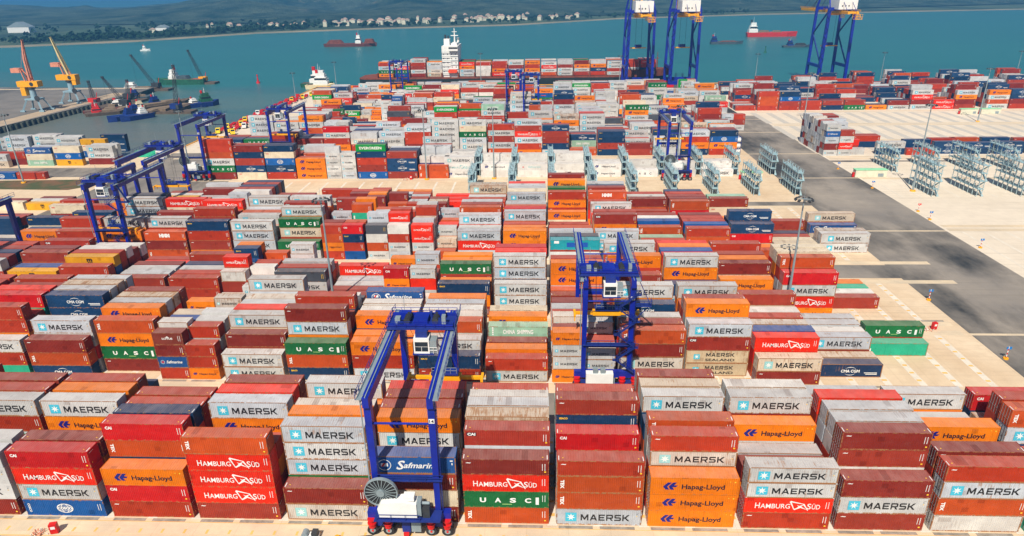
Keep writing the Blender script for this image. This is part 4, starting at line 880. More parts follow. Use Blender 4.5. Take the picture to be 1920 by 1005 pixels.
# ---------------------------------------------------------------- ship-to-shore cranes
def quay_crane(label, x, y, boom_down):
    t = thing('quay_crane', label, 'quay crane', (x, y, 0), 0, 'blue quay cranes by the sea')
    sx, sy, top = 19.5, 24.0, 55.0
    for ax in (0, sx):
        for ay in (0, sy):
            b = MB(); b.beam((ax, ay, 3.2), (ax + (.8 if ax == 0 else -.8), ay, top), 2.5 if ay == 0 and ax == 0 else 1.9, 2.0, M_BLUE, 2.0 if ay == 0 and ax == 0 else 1.6, 1.7)
            if ay == 0 and ax == 0:
                for k in range(14): z = 5 + k * 3.5; b.beam((ax - 1.3, -1.4, z), (ax + 1.3, -1.4, z + 3.5), .35, .25, M_BLUED) if k % 2 else b.beam((ax + 1.3, -1.4, z), (ax - 1.3, -1.4, z + 3.5), .35, .25, M_BLUED)
            b.build('leg', t)
            b = MB(); b.box(ax - 3.2, ax + 3.2, ay - .9, ay + .9, .5, 2.4, M_RED)
            for k in range(6): b.tube((ax - 2.7 + k * 1.08, ay - .3, .5), (ax - 2.7 + k * 1.08, ay + .3, .5), .5, M_DARK, 10)
            b.build('bogie', t)
    for ay in (0, sy):
        b = MB(); b.box(0, sx, ay - .9, ay + .9, 2.4, 5.0, M_BLUE); b.build('sill_beam', t)
        b = MB(); b.box(0, sx, ay - .8, ay + .8, top - 2.2, top, M_BLUE); b.build('cross_beam', t)
    for ax in (0, sx):
        b = MB(); b.box(ax - .7, ax + .7, 0, sy, 13.5, 15.6, M_BLUE); b.build('portal_beam', t)
        b = MB(); q = .45 if ax == 0 else -.45; b.beam((ax + q, 0, 15), (ax + q, sy, 36), .8, .8, M_BLUED); b.beam((ax + q, sy, 36), (ax + q, 0, 53), .8, .8, M_BLUED); b.build('brace', t)
    # main girder, machinery house, trolley
    x0, x1 = sx / 2 - 3, sx / 2 + 3; ymax = sy + (46 if boom_down else 3)
    b = MB()
    for ax in (x0, x1): b.box(ax - .7, ax + .7, -19, sy + 3, top - 4.0, top - 2.2, M_YEL)
    for k in range(9): b.box(x0, x1, -18 + k * 5.4, -17.4 + k * 5.4, top - 3.6, top - 2.6, M_YEL)
    rail(b, (x0 - 1.6, -19, top - 2.4), (x0 - 1.6, sy + 3, top - 2.4), M_YEL, 1.2, 2.4, .06); rail(b, (x1 + 1.6, -19, top - 2.4), (x1 + 1.6, sy + 3, top - 2.4), M_YEL, 1.2, 2.4, .06)
    b.build('main_girder', t)
    b = MB()
    if boom_down:
        for ax in (x0, x1): b.beam((ax, sy + 3, top - 3.1), (ax, sy + 48, top - 3.1), 1.3, 1.7, M_YEL)
        for k in range(8): b.box(x0, x1, sy + 5 + k * 5.6, sy + 5.6 + k * 5.6, top - 3.6, top - 2.6, M_YEL)
        rail(b, (x0 - 1.4, sy + 3, top - 2.3), (x0 - 1.4, sy + 48, top - 2.3), M_YEL, 1.3, 2.2, .08)
    else:
        for ax in (x0, x1): b.beam((ax, sy + 3.4, top - 2.6), (ax, sy + 16, top + 46), 1.3, 1.7, M_YEL)
        for k in range(8): f = (k + .5) / 8; b.box(x0, x1, sy + 3.4 + 12.6 * f, sy + 4.0 + 12.6 * f, top - 2.6 + 48 * f, top - 2.0 + 48 * f, M_YEL)
    b.build('boom', t)
    b = MB(); b.box(sx / 2 - 6.2, sx / 2 + 6.6, -8, 10, top - 1.2, top + 6.2, M_WHITE); b.box(sx / 2 - 6.5, sx / 2 + 6.9, -8.3, 10.3, top - 1.5, top - 1.2, M_BLUED)
    for k in range(3): b.box(sx / 2 - 4 + k * 2.2, sx / 2 - 3.2 + k * 2.2, -8.04, -8, top + .6, top + 1.6, M_DARK)
    b.build('machinery_house', t)
    b = MB()
    for ax in (.8, sx - .8): b.beam((ax, sy, top), (ax + (4 if ax < 5 else -4), sy - 3, top + 24), 1.2, 1.2, M_BLUE); b.beam((ax, 0, top), (ax + (4 if ax < 5 else -4), sy - 3, top + 24), .8, .8, M_BLUE)
    b.box(4, sx - 4, sy - 3.6, sy - 2.4, top + 23, top + 24.4, M_BLUE); b.build('apex_frame', t)
    b = MB()
    for ax in (x0, x1):
        b.tube((ax, sy - 3, top + 23.6), (ax, -16, top - 2), .18, M_BLUED, 6)
        if boom_down: b.tube((ax, sy - 3, top + 23.6), (ax, sy + 24, top - 2), .18, M_BLUED, 6); b.tube((ax, sy - 3, top + 23.6), (ax, sy + 44, top - 2), .18, M_BLUED, 6)
    b.build('stay', t)
    ty = 14; b = MB(); b.box(x0 - 1.2, x1 + 1.2, ty - 3, ty + 3, top - 5.6, top - 4.1, M_YEL); b.build('trolley', t)
    b = MB(); b.box(x1 + .6, x1 + 3.0, ty - 5.6, ty - 3.2, top - 7.6, top - 5.0, M_WHITE); b.build('operator_cab', t)
    b = MB(); b.box(x1 - 1.0, x1 + 3.6, -19, -14, top - 7.5, top - 7.3, M_YEL); rail(b, (x1 - 1.0, -19, top - 7.3), (x1 + 3.6, -19, top - 7.3), M_YEL, 3.2, 1.2, .08); rail(b, (x1 - 1.0, -14, top - 7.3), (x1 + 3.6, -14, top - 7.3), M_YEL, 3.2, 1.2, .08)
    for e in (x1 - .9, x1 + 3.5): b.beam((e, -18.8, top - 7.3), (x1 + .5, -18.8, top - 3.2), .25, .25, M_YEL)
    b.build('service_platform', t)
    b = MB(); b.box(sx / 2 - 6.1, sx / 2 + 6.1, ty - .6, ty + .6, 27.5, 28.2, M_YEL); b.box(sx / 2 - 2.5, sx / 2 + 2.5, ty - 1, ty + 1, 28.2, 30.2, M_BLUED); b.build('spreader', t)
    b = MB()
    for e in (-2.2, 2.2): b.tube((sx / 2 + e, ty, 30), (sx / 2 + e, ty, top - 5), .09, M_DARK, 5)
    b.build('hoist_rope', t)
    return t
quay_crane('left one of the two tall blue quay cranes by the ship\'s bow', 65.6, 449, False)
quay_crane('right one of the two tall blue quay cranes by the ship\'s bow', 98.4, 449, False)
quay_crane('tall blue quay crane with its yellow boom lowered seaward, standing apart on the right', 207.5, 449, True)
# ---------------------------------------------------------------- moored container ship
M_HULL = plain('ship_hull_black', (.012, .022, .022), .5, 0, .3); M_RUST = plain('rusty_deck', lin(120, 60, 42), .8, 0, .3, .3)
sh = thing('container_ship', 'long black-hulled container ship moored at the far quay with white bridge tower', 'ship', (0, 0, 0))
b = MB()
hp = [(-146, 486), (-146, 505), (-140, 512), (60, 512), (88, 507), (104, 496), (88, 487), (60, 482), (-140, 482)]
b.prism(hp, -5, 4.2, M_HULL); b.prism([(x * 1.0, 497 + (y - 497) * .985) for x, y in hp], 4.2, 5.2, M_RUST); b.prism([(66, 484), (66, 510), (90, 507), (107, 496), (90, 486)], 4.0, 9.5, M_RUST)
hu = b.build('hull', sh)
b = MB()
for k in range(18): b.box(-131.2 + k * 13.2, -130.2 + k * 13.2, 483, 511, 5.0, 8.6, M_RUST)
b.build('lashing_bridge', sh)
b = MB(); b.box(-77.5, -70.5, 486, 508, 5, 29, M_WHITE); b.box(-70.5, -64.5, 485, 509, 5, 25.5, M_WHITE); b.box(-71.5, -64.2, 482.5, 511, 25.5, 29.2, M_WHITE); b.box(-70, -65.5, 489, 505, 29.2, 31, M_WHITE)
for k in range(6): b.box(-77.9, -64.3, 484.6, 485.0 if k % 2 else 484.9, 8 + k * 3.3, 8.25 + k * 3.3, M_STEEL)
tw = b.build('bridge_tower', sh)
b = MB(); b.box(-71.4, -64.3, 482.4, 482.5, 27.2, 28.4, M_GLASS)
for k in range(5):
    for q in range(4): b.box(-76.5 + q * 3.3, -75.8 + q * 3.3, 484.9 if q > 1 else 485.9, 485.0 if q > 1 else 486.0, 9.3 + k * 3.3, 10.2 + k * 3.3, M_DARK)
b.build('window', tw)
b = MB(); b.box(-76.5, -72, 494, 501, 29, 34, M_WHITE); b.tube((-75.5, 497, 34), (-75.5, 497, 37), .8, M_DARK); b.tube((-73.2, 497, 34), (-73.2, 497, 36.2), .7, M_DARK); b.build('funnel', sh)
b = MB(); b.tube((-68, 497, 31), (-68, 497, 42), .7, M_WHITE, 8, .3); b.box(-71, -65, 496.6, 497.4, 36, 36.6, M_WHITE); b.box(-70, -66, 496.5, 497.5, 39, 39.4, M_WHITE); b.tube((-65.5, 500, 31), (-65.5, 500, 34.5), 1.0, M_WHITE, 10); b.build('radar_mast', sh)
b = MB(); b.prism([(-72, 8.6), (-66, 8.6), (-65, 10), (-66, 11.3), (-72, 11.3), (-72.8, 10)], 482.6, 484.6, plain('lifeboat_orange', lin(235, 75, 30)), 'xz'); b.build('lifeboat', sh)
b = MB(); b.tube((96, 496, 9), (96, 496, 22), .5, M_RUST, 8, .2); b.box(94.5, 97.5, 495.7, 496.3, 17, 17.4, M_RUST); b.build('foremast', sh)
# ---------------------------------------------------------------- other craft
M_HRED = plain('red_hull', lin(205, 42, 34), .5); M_HBLU = plain('blue_hull', lin(16, 46, 116), .55, 0, .3); M_HGRN = plain('green_hull', lin(34, 92, 68), .6, 0, .35); M_TIMB = plain('wet_timber', lin(92, 78, 66), .8, 0, .3, .4); M_PINK = plain('primer_pink', lin(214, 140, 112), .6, 0, .15)
M_GHULL = plain('grey_hull', lin(70, 84, 92), .6, 0, .3); M_CREAM_ = plain('hut_cream', lin(216, 204, 176)); M_SAND = plain('sand_cargo', lin(124, 106, 86), .95, 0, .25, .6)
def hull(b, L, w, z0, z1, mat, bow=.22, flare=1.0):
    h = [(-L / 2, -w / 2 * .8), (-L / 2 + L * .06, -w / 2), (L / 2 - L * bow, -w / 2), (L / 2, 0), (L / 2 - L * bow, w / 2), (-L / 2 + L * .06, w / 2), (-L / 2, w / 2 * .8)]
    n = len(h); vs = [(x * .97, y * .9, z0) for x, y in h] + [(x, y * flare, z1 + (1.2 if x > L * .3 else 0)) for x, y in h]
    b.add(vs, [tuple(range(n - 1, -1, -1)), tuple(range(n, 2 * n))] + [(i, (i + 1) % n, n + (i + 1) % n, n + i) for i in range(n)], mat)
def boat(name, label, cat, x, y, L, w, rot, mat, free=2.5, house=None, cargo=None, mast=True, group=None, hold=None, hmat=None):
    t = thing(name, label, cat, (x, y, WATER_Z), rot, group)
    b = MB(); hull(b, L, w, -1.0, free, mat); b.box(-L * .45, L * .3, -w * .44, w * .44, free + .005, free + .25, hmat or M_TIMB); ho = b.build('hull', t)
    if house:
        hx, hl, hh, hm = house; b = MB(); z = free + .2
        for k in range(3): s = 1 - .2 * k; b.box(hx - hl / 2 * s, hx + hl / 2 * s, -w * .36 * s, w * .36 * s, z, z + hh / 3, hm); z += hh / 3
        hb = b.build('deckhouse', t)
        b = MB(); b.box(hx - hl * .4, hx + hl * .4, -w * .29 - .07, -w * .29 - .005, free + hh * .42, free + hh * .6, M_GLASS); b.build('window', hb)
        b = MB(); b.tube((hx - hl * .25, 0, z), (hx - hl * .25, 0, z + hh * .3), hl * .1, M_RED if mat is not M_HRED else M_DARK); b.build('funnel', t)
        if mast: b = MB(); b.tube((hx, 0, z), (hx, 0, z + hh * .6), .2, M_WHITE, 6, .08); b.box(hx - .1, hx + .1, -1, 1, z + hh * .35, z + hh * .38, M_WHITE); b.build('mast', t)
    if hold:
        b = MB()
        for k, (a, c, hh) in enumerate(hold): b.prism([(a, free + .2), (c, free + .2), (c - (c - a) * .2, free + hh), (a + (c - a) * .2, free + hh)], -w * .36, w * .36, cargo or M_SAND, 'xz')
        b.build('cargo_heap', t)
    return t
boat('tanker', 'red-hulled tanker with white deckhouse aft, out on the channel', 'tanker', 352, 1020, 76, 13, 0, M_HRED, 6, (-29, 13, 14, M_WHITE), None, True, None, [(-20, -4, 3), (0, 14, 2.6)], None)
t_ = boat('cargo_boat', 'low dark cargo boat with blue deckhouse, left of the red tanker', 'cargo boat', 252, 890, 44, 9, 0, M_GHULL, 3, (-17, 8, 7, M_HBLU), M_RUST, True, None, [(-10, 15, 1.2)])
boat('dredger', 'dark dredger with blue house, below the red tanker', 'dredger', 323, 828, 34, 9, 0, M_GHULL, 2, (-8, 7, 6, M_HBLU), M_DARK, True, None, [(-2, 12, 3)])
boat('barge', 'rusty laden barge with a white tug house amidships, middle of channel', 'barge', -270, 927, 76, 14, 0, plain('rusty_hull', lin(104, 52, 44), .7, 0, .3), 4, (12, 8, 11, M_WHITE), M_RUST, True, None, [(-34, -10, 5), (20, 35, 6)])
boat('launch', 'small white launch under way near the far shore', 'boat', -552, 892, 14, 4.5, 0, M_WHITE, 1.6, (-1, 5, 5, M_WHITE))
boat('tugboat', 'white tugboat with red funnel moored at the corner of the quay', 'tugboat', -186, 500, 27, 9, 0, M_HGRN, 3.2, (2, 15, 10, M_WHITE))
boat('tugboat', 'cream tugboat moored alongside the red-funnelled one', 'tugboat', -180, 489, 24, 8, 0, plain('cream_paint', lin(238, 214, 170)), 3.2, (1, 12, 9, M_WHITE))
boat('dredger_ship', 'green dredging ship with white house off the basin mouth', 'dredger', -316, 526, 44, 10, math.pi, M_HGRN, 4.5, (6, 7, 8, M_WHITE), M_GHULL, True, None, [(-8, 2, 3)], plain('red_boot', lin(150, 84, 70), .7))
boat('work_boat', 'blue work boat with raised bow, left one of the moored pair', 'work boat', -266, 350, 20, 6, -2.1, M_HBLU, 3, (-4, 5, 4, M_HBLU))
boat('work_boat', 'blue work boat with raised bow, right one of the moored pair', 'work boat', -258, 352, 22, 6, -2.1, M_HBLU, 3, (-4, 5, 4, M_WHITE))
boat('barge', 'long timber-decked barge lying behind the blue work boats', 'barge', -256, 379, 48, 10, .95, M_TIMB, 2.2, (-18, 6, 5, M_HBLU), M_SAND, False, None, [(-10, 16, 1.2)])
boat('barge', 'flat mud barge with spoil heap inside the basin', 'barge', -272, 398, 40, 9, .95, M_TIMB, 1.8, None, M_SAND, False, None, [(-14, 14, 1.5)])
boat('work_boat', 'blue work boat with green wheelhouse roof at the right of the basin', 'work boat', -239, 402, 24, 8, .7, M_HBLU, 3, (3, 8, 6, M_HGRN))
boat('barge', 'small flat barge with a shed roof beside the jetty', 'barge', -298, 400, 24, 9, .5, M_TIMB, 1.5, (0, 10, 4, M_WHITE), None, False)
boat('barge', 'sandy barge with orange cabin beside the jetty piles', 'barge', -299, 382, 24, 8, .5, plain('rusty_hull', lin(104, 52, 44)), 1.5, (-4, 5, 4, M_HRED), M_SAND, False, None, [(0, 9, 1.2)])
for k_, (x_, y_, L_, w_, rt_, m_, hs_, lab_) in enumerate((
    (-290, 372, 26, 8, .6, M_TIMB, (-6, 6, 4, M_HRED), 'timber barge with red hut nearest the jetty piles'), (-283, 384, 30, 8, .75, plain('rusty_hull', lin(104, 52, 44)), (8, 5, 4, M_CREAM_), 'rust-red barge with cream hut in the middle of the basin cluster'),
    (-268, 412, 34, 9, .9, M_TIMB, (-10, 6, 5, M_HBLU), 'dark barge with blue hut at the back of the basin cluster'), (-250, 392, 30, 8, .9, M_GHULL, (10, 5, 4, M_WHITE), 'grey barge with white hut right of the cluster'),
    (-306, 440, 22, 7, .3, M_GHULL, (-3, 6, 5, M_HBLU), 'grey workboat with blue house at the jetty head'), (-330, 486, 34, 9, .1, M_TIMB, (-8, 9, 5, M_WHITE), 'long pontoon with white shed behind the jetty head'))):
    boat('barge', lab_, 'barge', x_, y_, L_, w_, rt_, m_, 1.9, hs_, M_SAND, k_ % 2 == 0, None, [(-L_ * .2, L_ * .25, 1.4)])
def lattice(b, p, q, w0, w1, mat, n=9):
    p, q = Vector(p), Vector(q); d = (q - p).normalized(); a = d.cross(Vector((0, 1, 0))).normalized(); c = a.cross(d); prev = None
    for i in range(n + 1):
        f = i / n; o = p.lerp(q, f); w = (w0 + (w1 - w0) * f) / 2; cur = [o + a * w * sx + c * w * sy for sx, sy in ((-1, -1), (1, -1), (1, 1), (-1, 1))]
        if prev:
            for k in range(4): b.beam(prev[k], cur[k], .22, .22, mat); b.beam(prev[k], cur[(k + 1) % 4], .13, .13, mat)
        prev = cur
def barge_crane(label, x, y, boom, top, barge=True, cabcol=None):
    t = thing('crane_barge' if barge else 'crawler_crane', label, 'crane barge', (x, y, WATER_Z), 0, 'dark lattice cranes around the basin')
    if barge: b = MB(); b.box(-12, 12, -5, 5, -1, 1.6, M_TIMB); b.box(-11, -6, -3, 3, 1.6, 3.2, M_SAND); b.build('pontoon', t)
    b = MB(); b.tube((0, 0, 1.6), (0, 0, 2.8), 2.2, M_DARK, 14); b.box(-3.2, 3.4, -2.2, 2.2, 2.8, 6.2, cabcol or M_DARK); b.box(1.2, 3.3, -2.9, -2.2, 3, 5.6, M_DARK); cb = b.build('cab', t)
    b = MB(); lattice(b, (boom[0] * .08, 0, 4.5), (boom[0], boom[1], top), 2.2, 1.0, M_DARK); b.box(boom[0] - .8, boom[0] + .8, boom[1] - .6, boom[1] + .6, top - .6, top + .8, M_DARK); b.build('boom', t)
    b = MB(); b.tube((boom[0], boom[1], top), (2.6, 0, 7), .07, M_DARK, 5); b.tube((boom[0], boom[1], top), (boom[0], boom[1], 5), .06, M_DARK, 5); b.beam((2.2, 0, 6), (3.4, 0, 10), .3, .3, M_RED); b.build('rope', t)
    return t
barge_crane('dark lattice crane barge with boom raised leftward, at the basin mouth', -318, 488, (-16, 0), 28)
barge_crane('lattice crane on the green dredging ship, boom raised leftward', -297, 528, (-9, 0), 28, True, M_YEL)
barge_crane('tallest rusty lattice crane barge standing upright in the basin', -244, 376, (3.5, 0), 30.5, True, M_HBLU)
barge_crane('lattice crane with boom leaning left beside the jetty', -291, 396, (-14, 3), 21)
barge_crane('thin upright lattice crane at the end of the jetty', -319, 405, (-.8, 0), 17.5, True, M_HRED)
barge_crane('short upright lattice crane between the barges', -307, 428, (0, 2), 15)
def buoy(label, x, y, m):
    t = thing('buoy', label, 'buoy', (x, y, WATER_Z), 0); b = MB(); b.tube((0, 0, -.4), (0, 0, 1.4), 1.8, m, 14, 1.4); b.build('float', t); b = MB(); b.tube((0, 0, 1.4), (0, 0, 6), .9, m, 8, .3); b.box(-.5, .5, -.5, .5, 6, 7.4, m); b.build('topmark', t)
buoy('red channel buoy off the corner of the quay', -248, 528, M_RED); buoy('green channel buoy on the right of the channel', 264, 760, M_HGRN)
# ---------------------------------------------------------------- level-luffing cranes on the jetty
M_JIB = plain('pale_yellow_jib', lin(214, 196, 140), .6)
def portal_crane(label, x, y, jib, jmat, back):
    t = thing('portal_crane', label, 'portal crane', (x, y, 0), 0, 'yellow portal cranes on the jetty')
    M_PC = plain('portal_grey_paint', lin(140, 168, 180), .5)
    for sx in (-1, 1):
        for sy in (-1, 1):
            b = MB(); b.beam((sx * 6.5, sy * 5, .9), (sx * 3.6, sy * 2.6, 7.7), .9, .9, M_PC); b.box(sx * 6.5 - 1.6, sx * 6.5 + 1.6, sy * 5 - .6, sy * 5 + .6, .1, 1.1, M_PC); b.build('leg', t)
    b = MB(); b.box(-4.6, 4.6, -3.4, 3.4, 7.4, 8.4, M_PC); b.tube((4.4, -3.9, 8.6), (4.4, -3.4, 8.6), 1.7, M_DARK, 16); b.build('portal_frame', t)
    b = MB(); b.tube((0, 0, 8.4), (0, 0, 14.4), 2.0, M_PC, 16, 1.7); b.tube((0, 0, 14.4), (0, 0, 15.8), 2.4, M_DARK, 16); b.build('column', t)
    b = MB(); b.box(-7.5, 6.5, -2.6, 2.6, 15.8, 19.4, M_YEL); b.box(-6.2, -3, -2.4, 2.4, 10.2, 15.8, M_YEL) if back else b.box(3.2, 6.0, -2.4, 2.4, 12.5, 15.8, M_YEL); b.tube((2.4, -2.75, 17.6), (2.4, -2.6, 17.6), 1.3, M_DARK, 14); mh = b.build('machinery_house', t)
    b = MB(); q = jib
    for dy in (-1.4, 1.4): b.beam((1.2, dy, 19.2), (q[0] * .45, dy * .8, 19 + (q[1] - 19) * .55), 1.0, 1.0, jmat); b.beam((q[0] * .45, dy * .8, 19 + (q[1] - 19) * .55), (q[0], dy * .3, q[1]), .9, .9, jmat, .5, .5)
    for k in range(6): f = k / 5; b.beam((1.2 + (q[0] - 1.2) * f, -1.2, 19 + (q[1] - 19) * f), (1.2 + (q[0] - 1.2) * f, 1.2, 19 + (q[1] - 19) * f), .3, .3, jmat)
    b.build('jib', t)
    b = MB(); b.beam((-2, -1.3, 19.4), (-3.4, -1.3, 27), .6, .6, M_PINK); b.beam((-2, 1.3, 19.4), (-3.4, 1.3, 27), .6, .6, M_PINK); b.beam((2.4, 0, 19.4), (-3.4, 0, 27), .5, .5, M_PINK); b.box(-9.5, -3.6, -2, 2, 24.8, 27.6, M_PINK); b.build('counterweight', t)
    b = MB(); b.tube((-3.4, 0, 27), (q[0], 0, q[1]), .1, M_PINK, 5); b.tube((q[0], 0, q[1]), (q[0], 0, 20), .06, M_DARK, 5); b.build('rope', t)
    return t
portal_crane('yellow portal crane with pinkish jib, nearer one on the jetty', -334.5, 368, (2.6, 45), M_PINK, True)
portal_crane('yellow portal crane with pale yellow jib leaning left, farther one on the jetty', -332, 403, (-5.5, 44.5), M_JIB, False)
# ---------------------------------------------------------------- lamp masts
def mast(x, y, h, label, simple=False):
    t = thing('light_mast', label, 'light mast', (x, y, 0), 0, 'tall lamp masts of the terminal')
    b = MB(); b.tube((0, 0, 0), (0, 0, h), .34, M_STEEL, 10, .14); b.build('pole', t)
    b = MB(); b.tube((0, 0, 0), (0, 0, .5), 1.0, M_YEL, 14, .9); b.build('base', t)
    b = MB(); b.ring((0, 0, h - .2), .1, .05, .1, M_STEEL, 6)
    for i in range(10): a = 2 * math.pi * i / 10; b.beam((0, 0, h - .1), (1.35 * math.cos(a), 1.35 * math.sin(a), h - .15), .07, .07, M_STEEL)
    b.tube((0, 0, h), (0, 0, h + 2.6), .025, M_STEEL, 5); hd = b.build('head_frame', t)
    for i in range(10):
        a = 2 * math.pi * i / 10; c, s = 1.5 * math.cos(a), 1.5 * math.sin(a); b = MB(); b.beam((c, s, h - .05), (c * 1.3, s * 1.3, h - .45), .5, .28, M_DARK); b.build('floodlight', hd)
for x, y, h, lab in ((-45.6, 62.5, 30.2, 'grey lamp mast rising between the third and second block, left of the middle'), (57.4, 63, 30.0, 'grey lamp mast in front of the stack topped by a rust-orange container'), (-44.4, 189.8, 28.2, 'grey lamp mast beside the yellow-based kerb in the middle of the yard'),
                     (-17, 190.8, 28.2, 'grey lamp mast between white reefers'), (55.5, 187, 29.4, 'grey lamp mast right beside the reel-carrying gantry among racks'), (149, 310, 26.4, 'grey lamp mast in front of the far right stacks'), (139.6, 171, 31.6, 'grey lamp mast among the right-hand racks'),
                     (241.5, 306.3, 28.2, 'grey lamp mast beside the two far mint cabins'), (358.7, 462, 22.6, 'grey lamp mast at the far right end of the quay'), (261.2, 466, 22.3, 'grey lamp mast right of the lowered-boom quay crane'), (168, 470, 22, 'grey lamp mast between the quay cranes on the open quay'),
                     (-212, 186.9, 28, 'grey lamp mast on the brown verge at the left edge'), (-142.3, 190.1, 28.3, 'grey lamp mast beside the gantry by the basin'), (-171.6, 404.4, 18.8, 'grey lamp mast behind the parked yellow trucks'), (-161, 470, 19.5, 'grey lamp mast near the tugboats'), (-42.5, 438, 27.4, 'grey lamp mast in front of the ship, right of its tower'), (60, 440, 24.5, 'grey lamp mast left of the quay crane pair')):
    mast(x, y, h, lab)
# ---------------------------------------------------------------- reefer racks
M_RACK = plain('rack_steel', lin(168, 190, 194), .5, .1, .12); M_RACKD = plain('rack_grating', lin(150, 178, 184), .6, .1, .2)
def rack(levels):
    b = MB(); L, w, s = 16.6, 1.7, 2.85
    fr = MB(); fl = MB(); st = MB()
    for k in range(7):
        for xx in (0, w): fr.box(xx - .09, xx + .09, k * 2.72 - .09 + .1, k * 2.72 + .09 + .1, 0, s * levels + 1.0, M_RACK)
    for q in range(1, levels + 1):
        z = s * q; fl.box(-.25, w + .25, -.3, L + .3, z - .12, z, M_RACKD)
        for xx in (-.25, w + .25):
            fr.box(xx - .03, xx + .03, -.3, L + .3, z + 1.0, z + 1.06, M_RACK); fr.box(xx - .03, xx + .03, -.3, L + .3, z + .5, z + .55, M_RACK)
        for k in range(5): fl.box(.2 + (k % 2) * .8, .6 + (k % 2) * .8, 1.2 + k * 3, 1.9 + k * 3, z - .05, z + .95, M_STEEL)
    for q in range(levels): z = s * q; a, c = (.4, 4.4) if q % 2 == 0 else (4.4, .4); fl.beam((w + .65, a, z), (w + .65, c, z + s), .7, .12, M_RACKD); fr.box(w + .3, w + 1.0, c - .6, c + .6, z + s - .1, z + s - .04, M_RACKD)
    return fr, fl, st
proto = {}
def place_rack(x, y, levels, label):
    if levels not in proto:
        t = thing('reefer_rack', label, 'reefer rack', (x, y, 0), 0, 'grey steel reefer racks'); fr, fl, st = rack(levels)
        fr.build('frame', t); fl.build('walkway', t); proto[levels] = t; return t
    return copy_thing(proto[levels], (x, y, 0), None, label)
for k in range(9):
    place_rack(-24.8 + 14.95 * k, 165.4, 3, 'grey three-deck reefer rack, near line, %s from the left' % ORD[k + 1])
    place_rack(-24.8 + 14.95 * k, 194.3, 3, 'grey three-deck reefer rack, far line among reefers, %s from the left' % ORD[k + 1])
for k in range(4): place_rack(142.6 + 15.6 * k, 163.6, 4, 'grey four-deck reefer rack right of the dark road, near line, %s from the left' % ORD[k + 1])
for k in range(4): place_rack(145.0 + 15.6 * k, 198.6, 3, 'grey reefer rack right of the dark road, far line, %s from the left' % ORD[k + 1])
# ---------------------------------------------------------------- cabins, signs, small things
M_MINT = plain('mint_roof', lin(150, 214, 168)); M_CREAM = plain('cabin_cream', lin(218, 214, 190))
def cabin(x, y, L, label):
    t = thing('substation_cabin', label, 'cabin', (x, y, 0), 0, 'cream cabins with mint roofs'); b = MB(); b.box(0, L, 0, 2.5, .1, 2.9, M_CREAM); w = b.build('wall', t)
    b = MB(); b.box(-.15, L + .15, -.15, 2.65, 2.9, 3.15, M_MINT); b.build('roof', t)
    b = MB(); b.box(L * .72, L * .9, -.05, -.003, .3, 1.6, M_STEEL); b.build('vent', w)
    b = MB(); b.box(-.9, -.15, .4, 1.2, .1, 1.9, M_RED); b.build('switch_cabinet', t)
cabin(126.9, 190.6, 12.2, 'cream cabin with mint roof beside the dark road, left of the racks'); cabin(245, 329, 9.5, 'far cream cabin with mint roof, left one of two'); cabin(256.5, 329, 11, 'far cream cabin with mint roof, right one of two'); cabin(81.5, 187.6, 8, 'cream cabin with mint roof between the two rightmost near racks')
def sign(x, y, label, c=None):
    t = thing('sign_post', label, 'road sign', (x, y, 0), 0, 'blue road signs of the yard'); b = MB()
    for k in range(6): b.tube((0, 0, .2 + k * .45), (0, 0, .65 + k * .45), .09, M_WHITE if k % 2 else M_RED, 8)
    b.build('post', t); b = MB(); b.box(-.45, .6, -.06, -.01, 2.3, 2.9, c or plain('sign_blue', lin(40, 120, 190))); b.build('sign_board', t); b = MB(); b.tube((0, 0, 0), (0, 0, .35), .5, M_YEL, 10); b.build('base', t)
for x, y, lab in ((96.5, 76.5, 'blue road sign on a striped post left of the dark road, beside empty slots'), (97.4, 48.4, 'blue road sign on a striped post nearest the right edge'), (129.6, 112.2, 'blue road sign right of the dark road, by the striped slots'), (128.6, 137.9, 'blue road sign at the road edge below the racks, right of the red one'), (126.7, 175, 'blue road sign left of the near four-deck racks'), (125.6, 204, 'taller blue road sign beside the lone stack')): sign(x, y, lab)
sign(129.2, 146.5, 'round-red road sign at the right edge of the dark road', plain('sign_red', lin(214, 80, 70)))
def cabinet(x, y, label):
    t = thing('fire_cabinet', label, 'fire cabinet', (x, y, 0), .25, 'red fire cabinets'); b = MB(); b.box(-.5, .5, -.35, .35, .1, 1.7, M_RED); c = b.build('box', t); b = MB(); b.box(-.3, .3, -.37, -.352, .9, 1.35, M_WHITE); b.build('plate', c)
    b = MB(); r = random.Random(int(x * 7)); 
    for k in range(26): a, q = r.uniform(-3.2, -.8), r.uniform(-.9, .9); b.tube((a, q, .12), (a + r.uniform(-.5, .5), q + r.uniform(-.5, .5), r.uniform(.1, .8)), .06, M_PINK if k % 3 else M_WHITE, 6)
    b.build('pipework', t)
cabinet(-68.2, -3.4, 'red fire cabinet with pink pipework on the front apron'); cabinet(89.8, 61.4, 'red fire cabinet with pipework on the pale cross lane at right'); cabinet(-51, 190, 'red fire cabinet near the yellow-based mast in the middle'); cabinet(87, 188, 'red fire cabinet by the rightmost near rack')
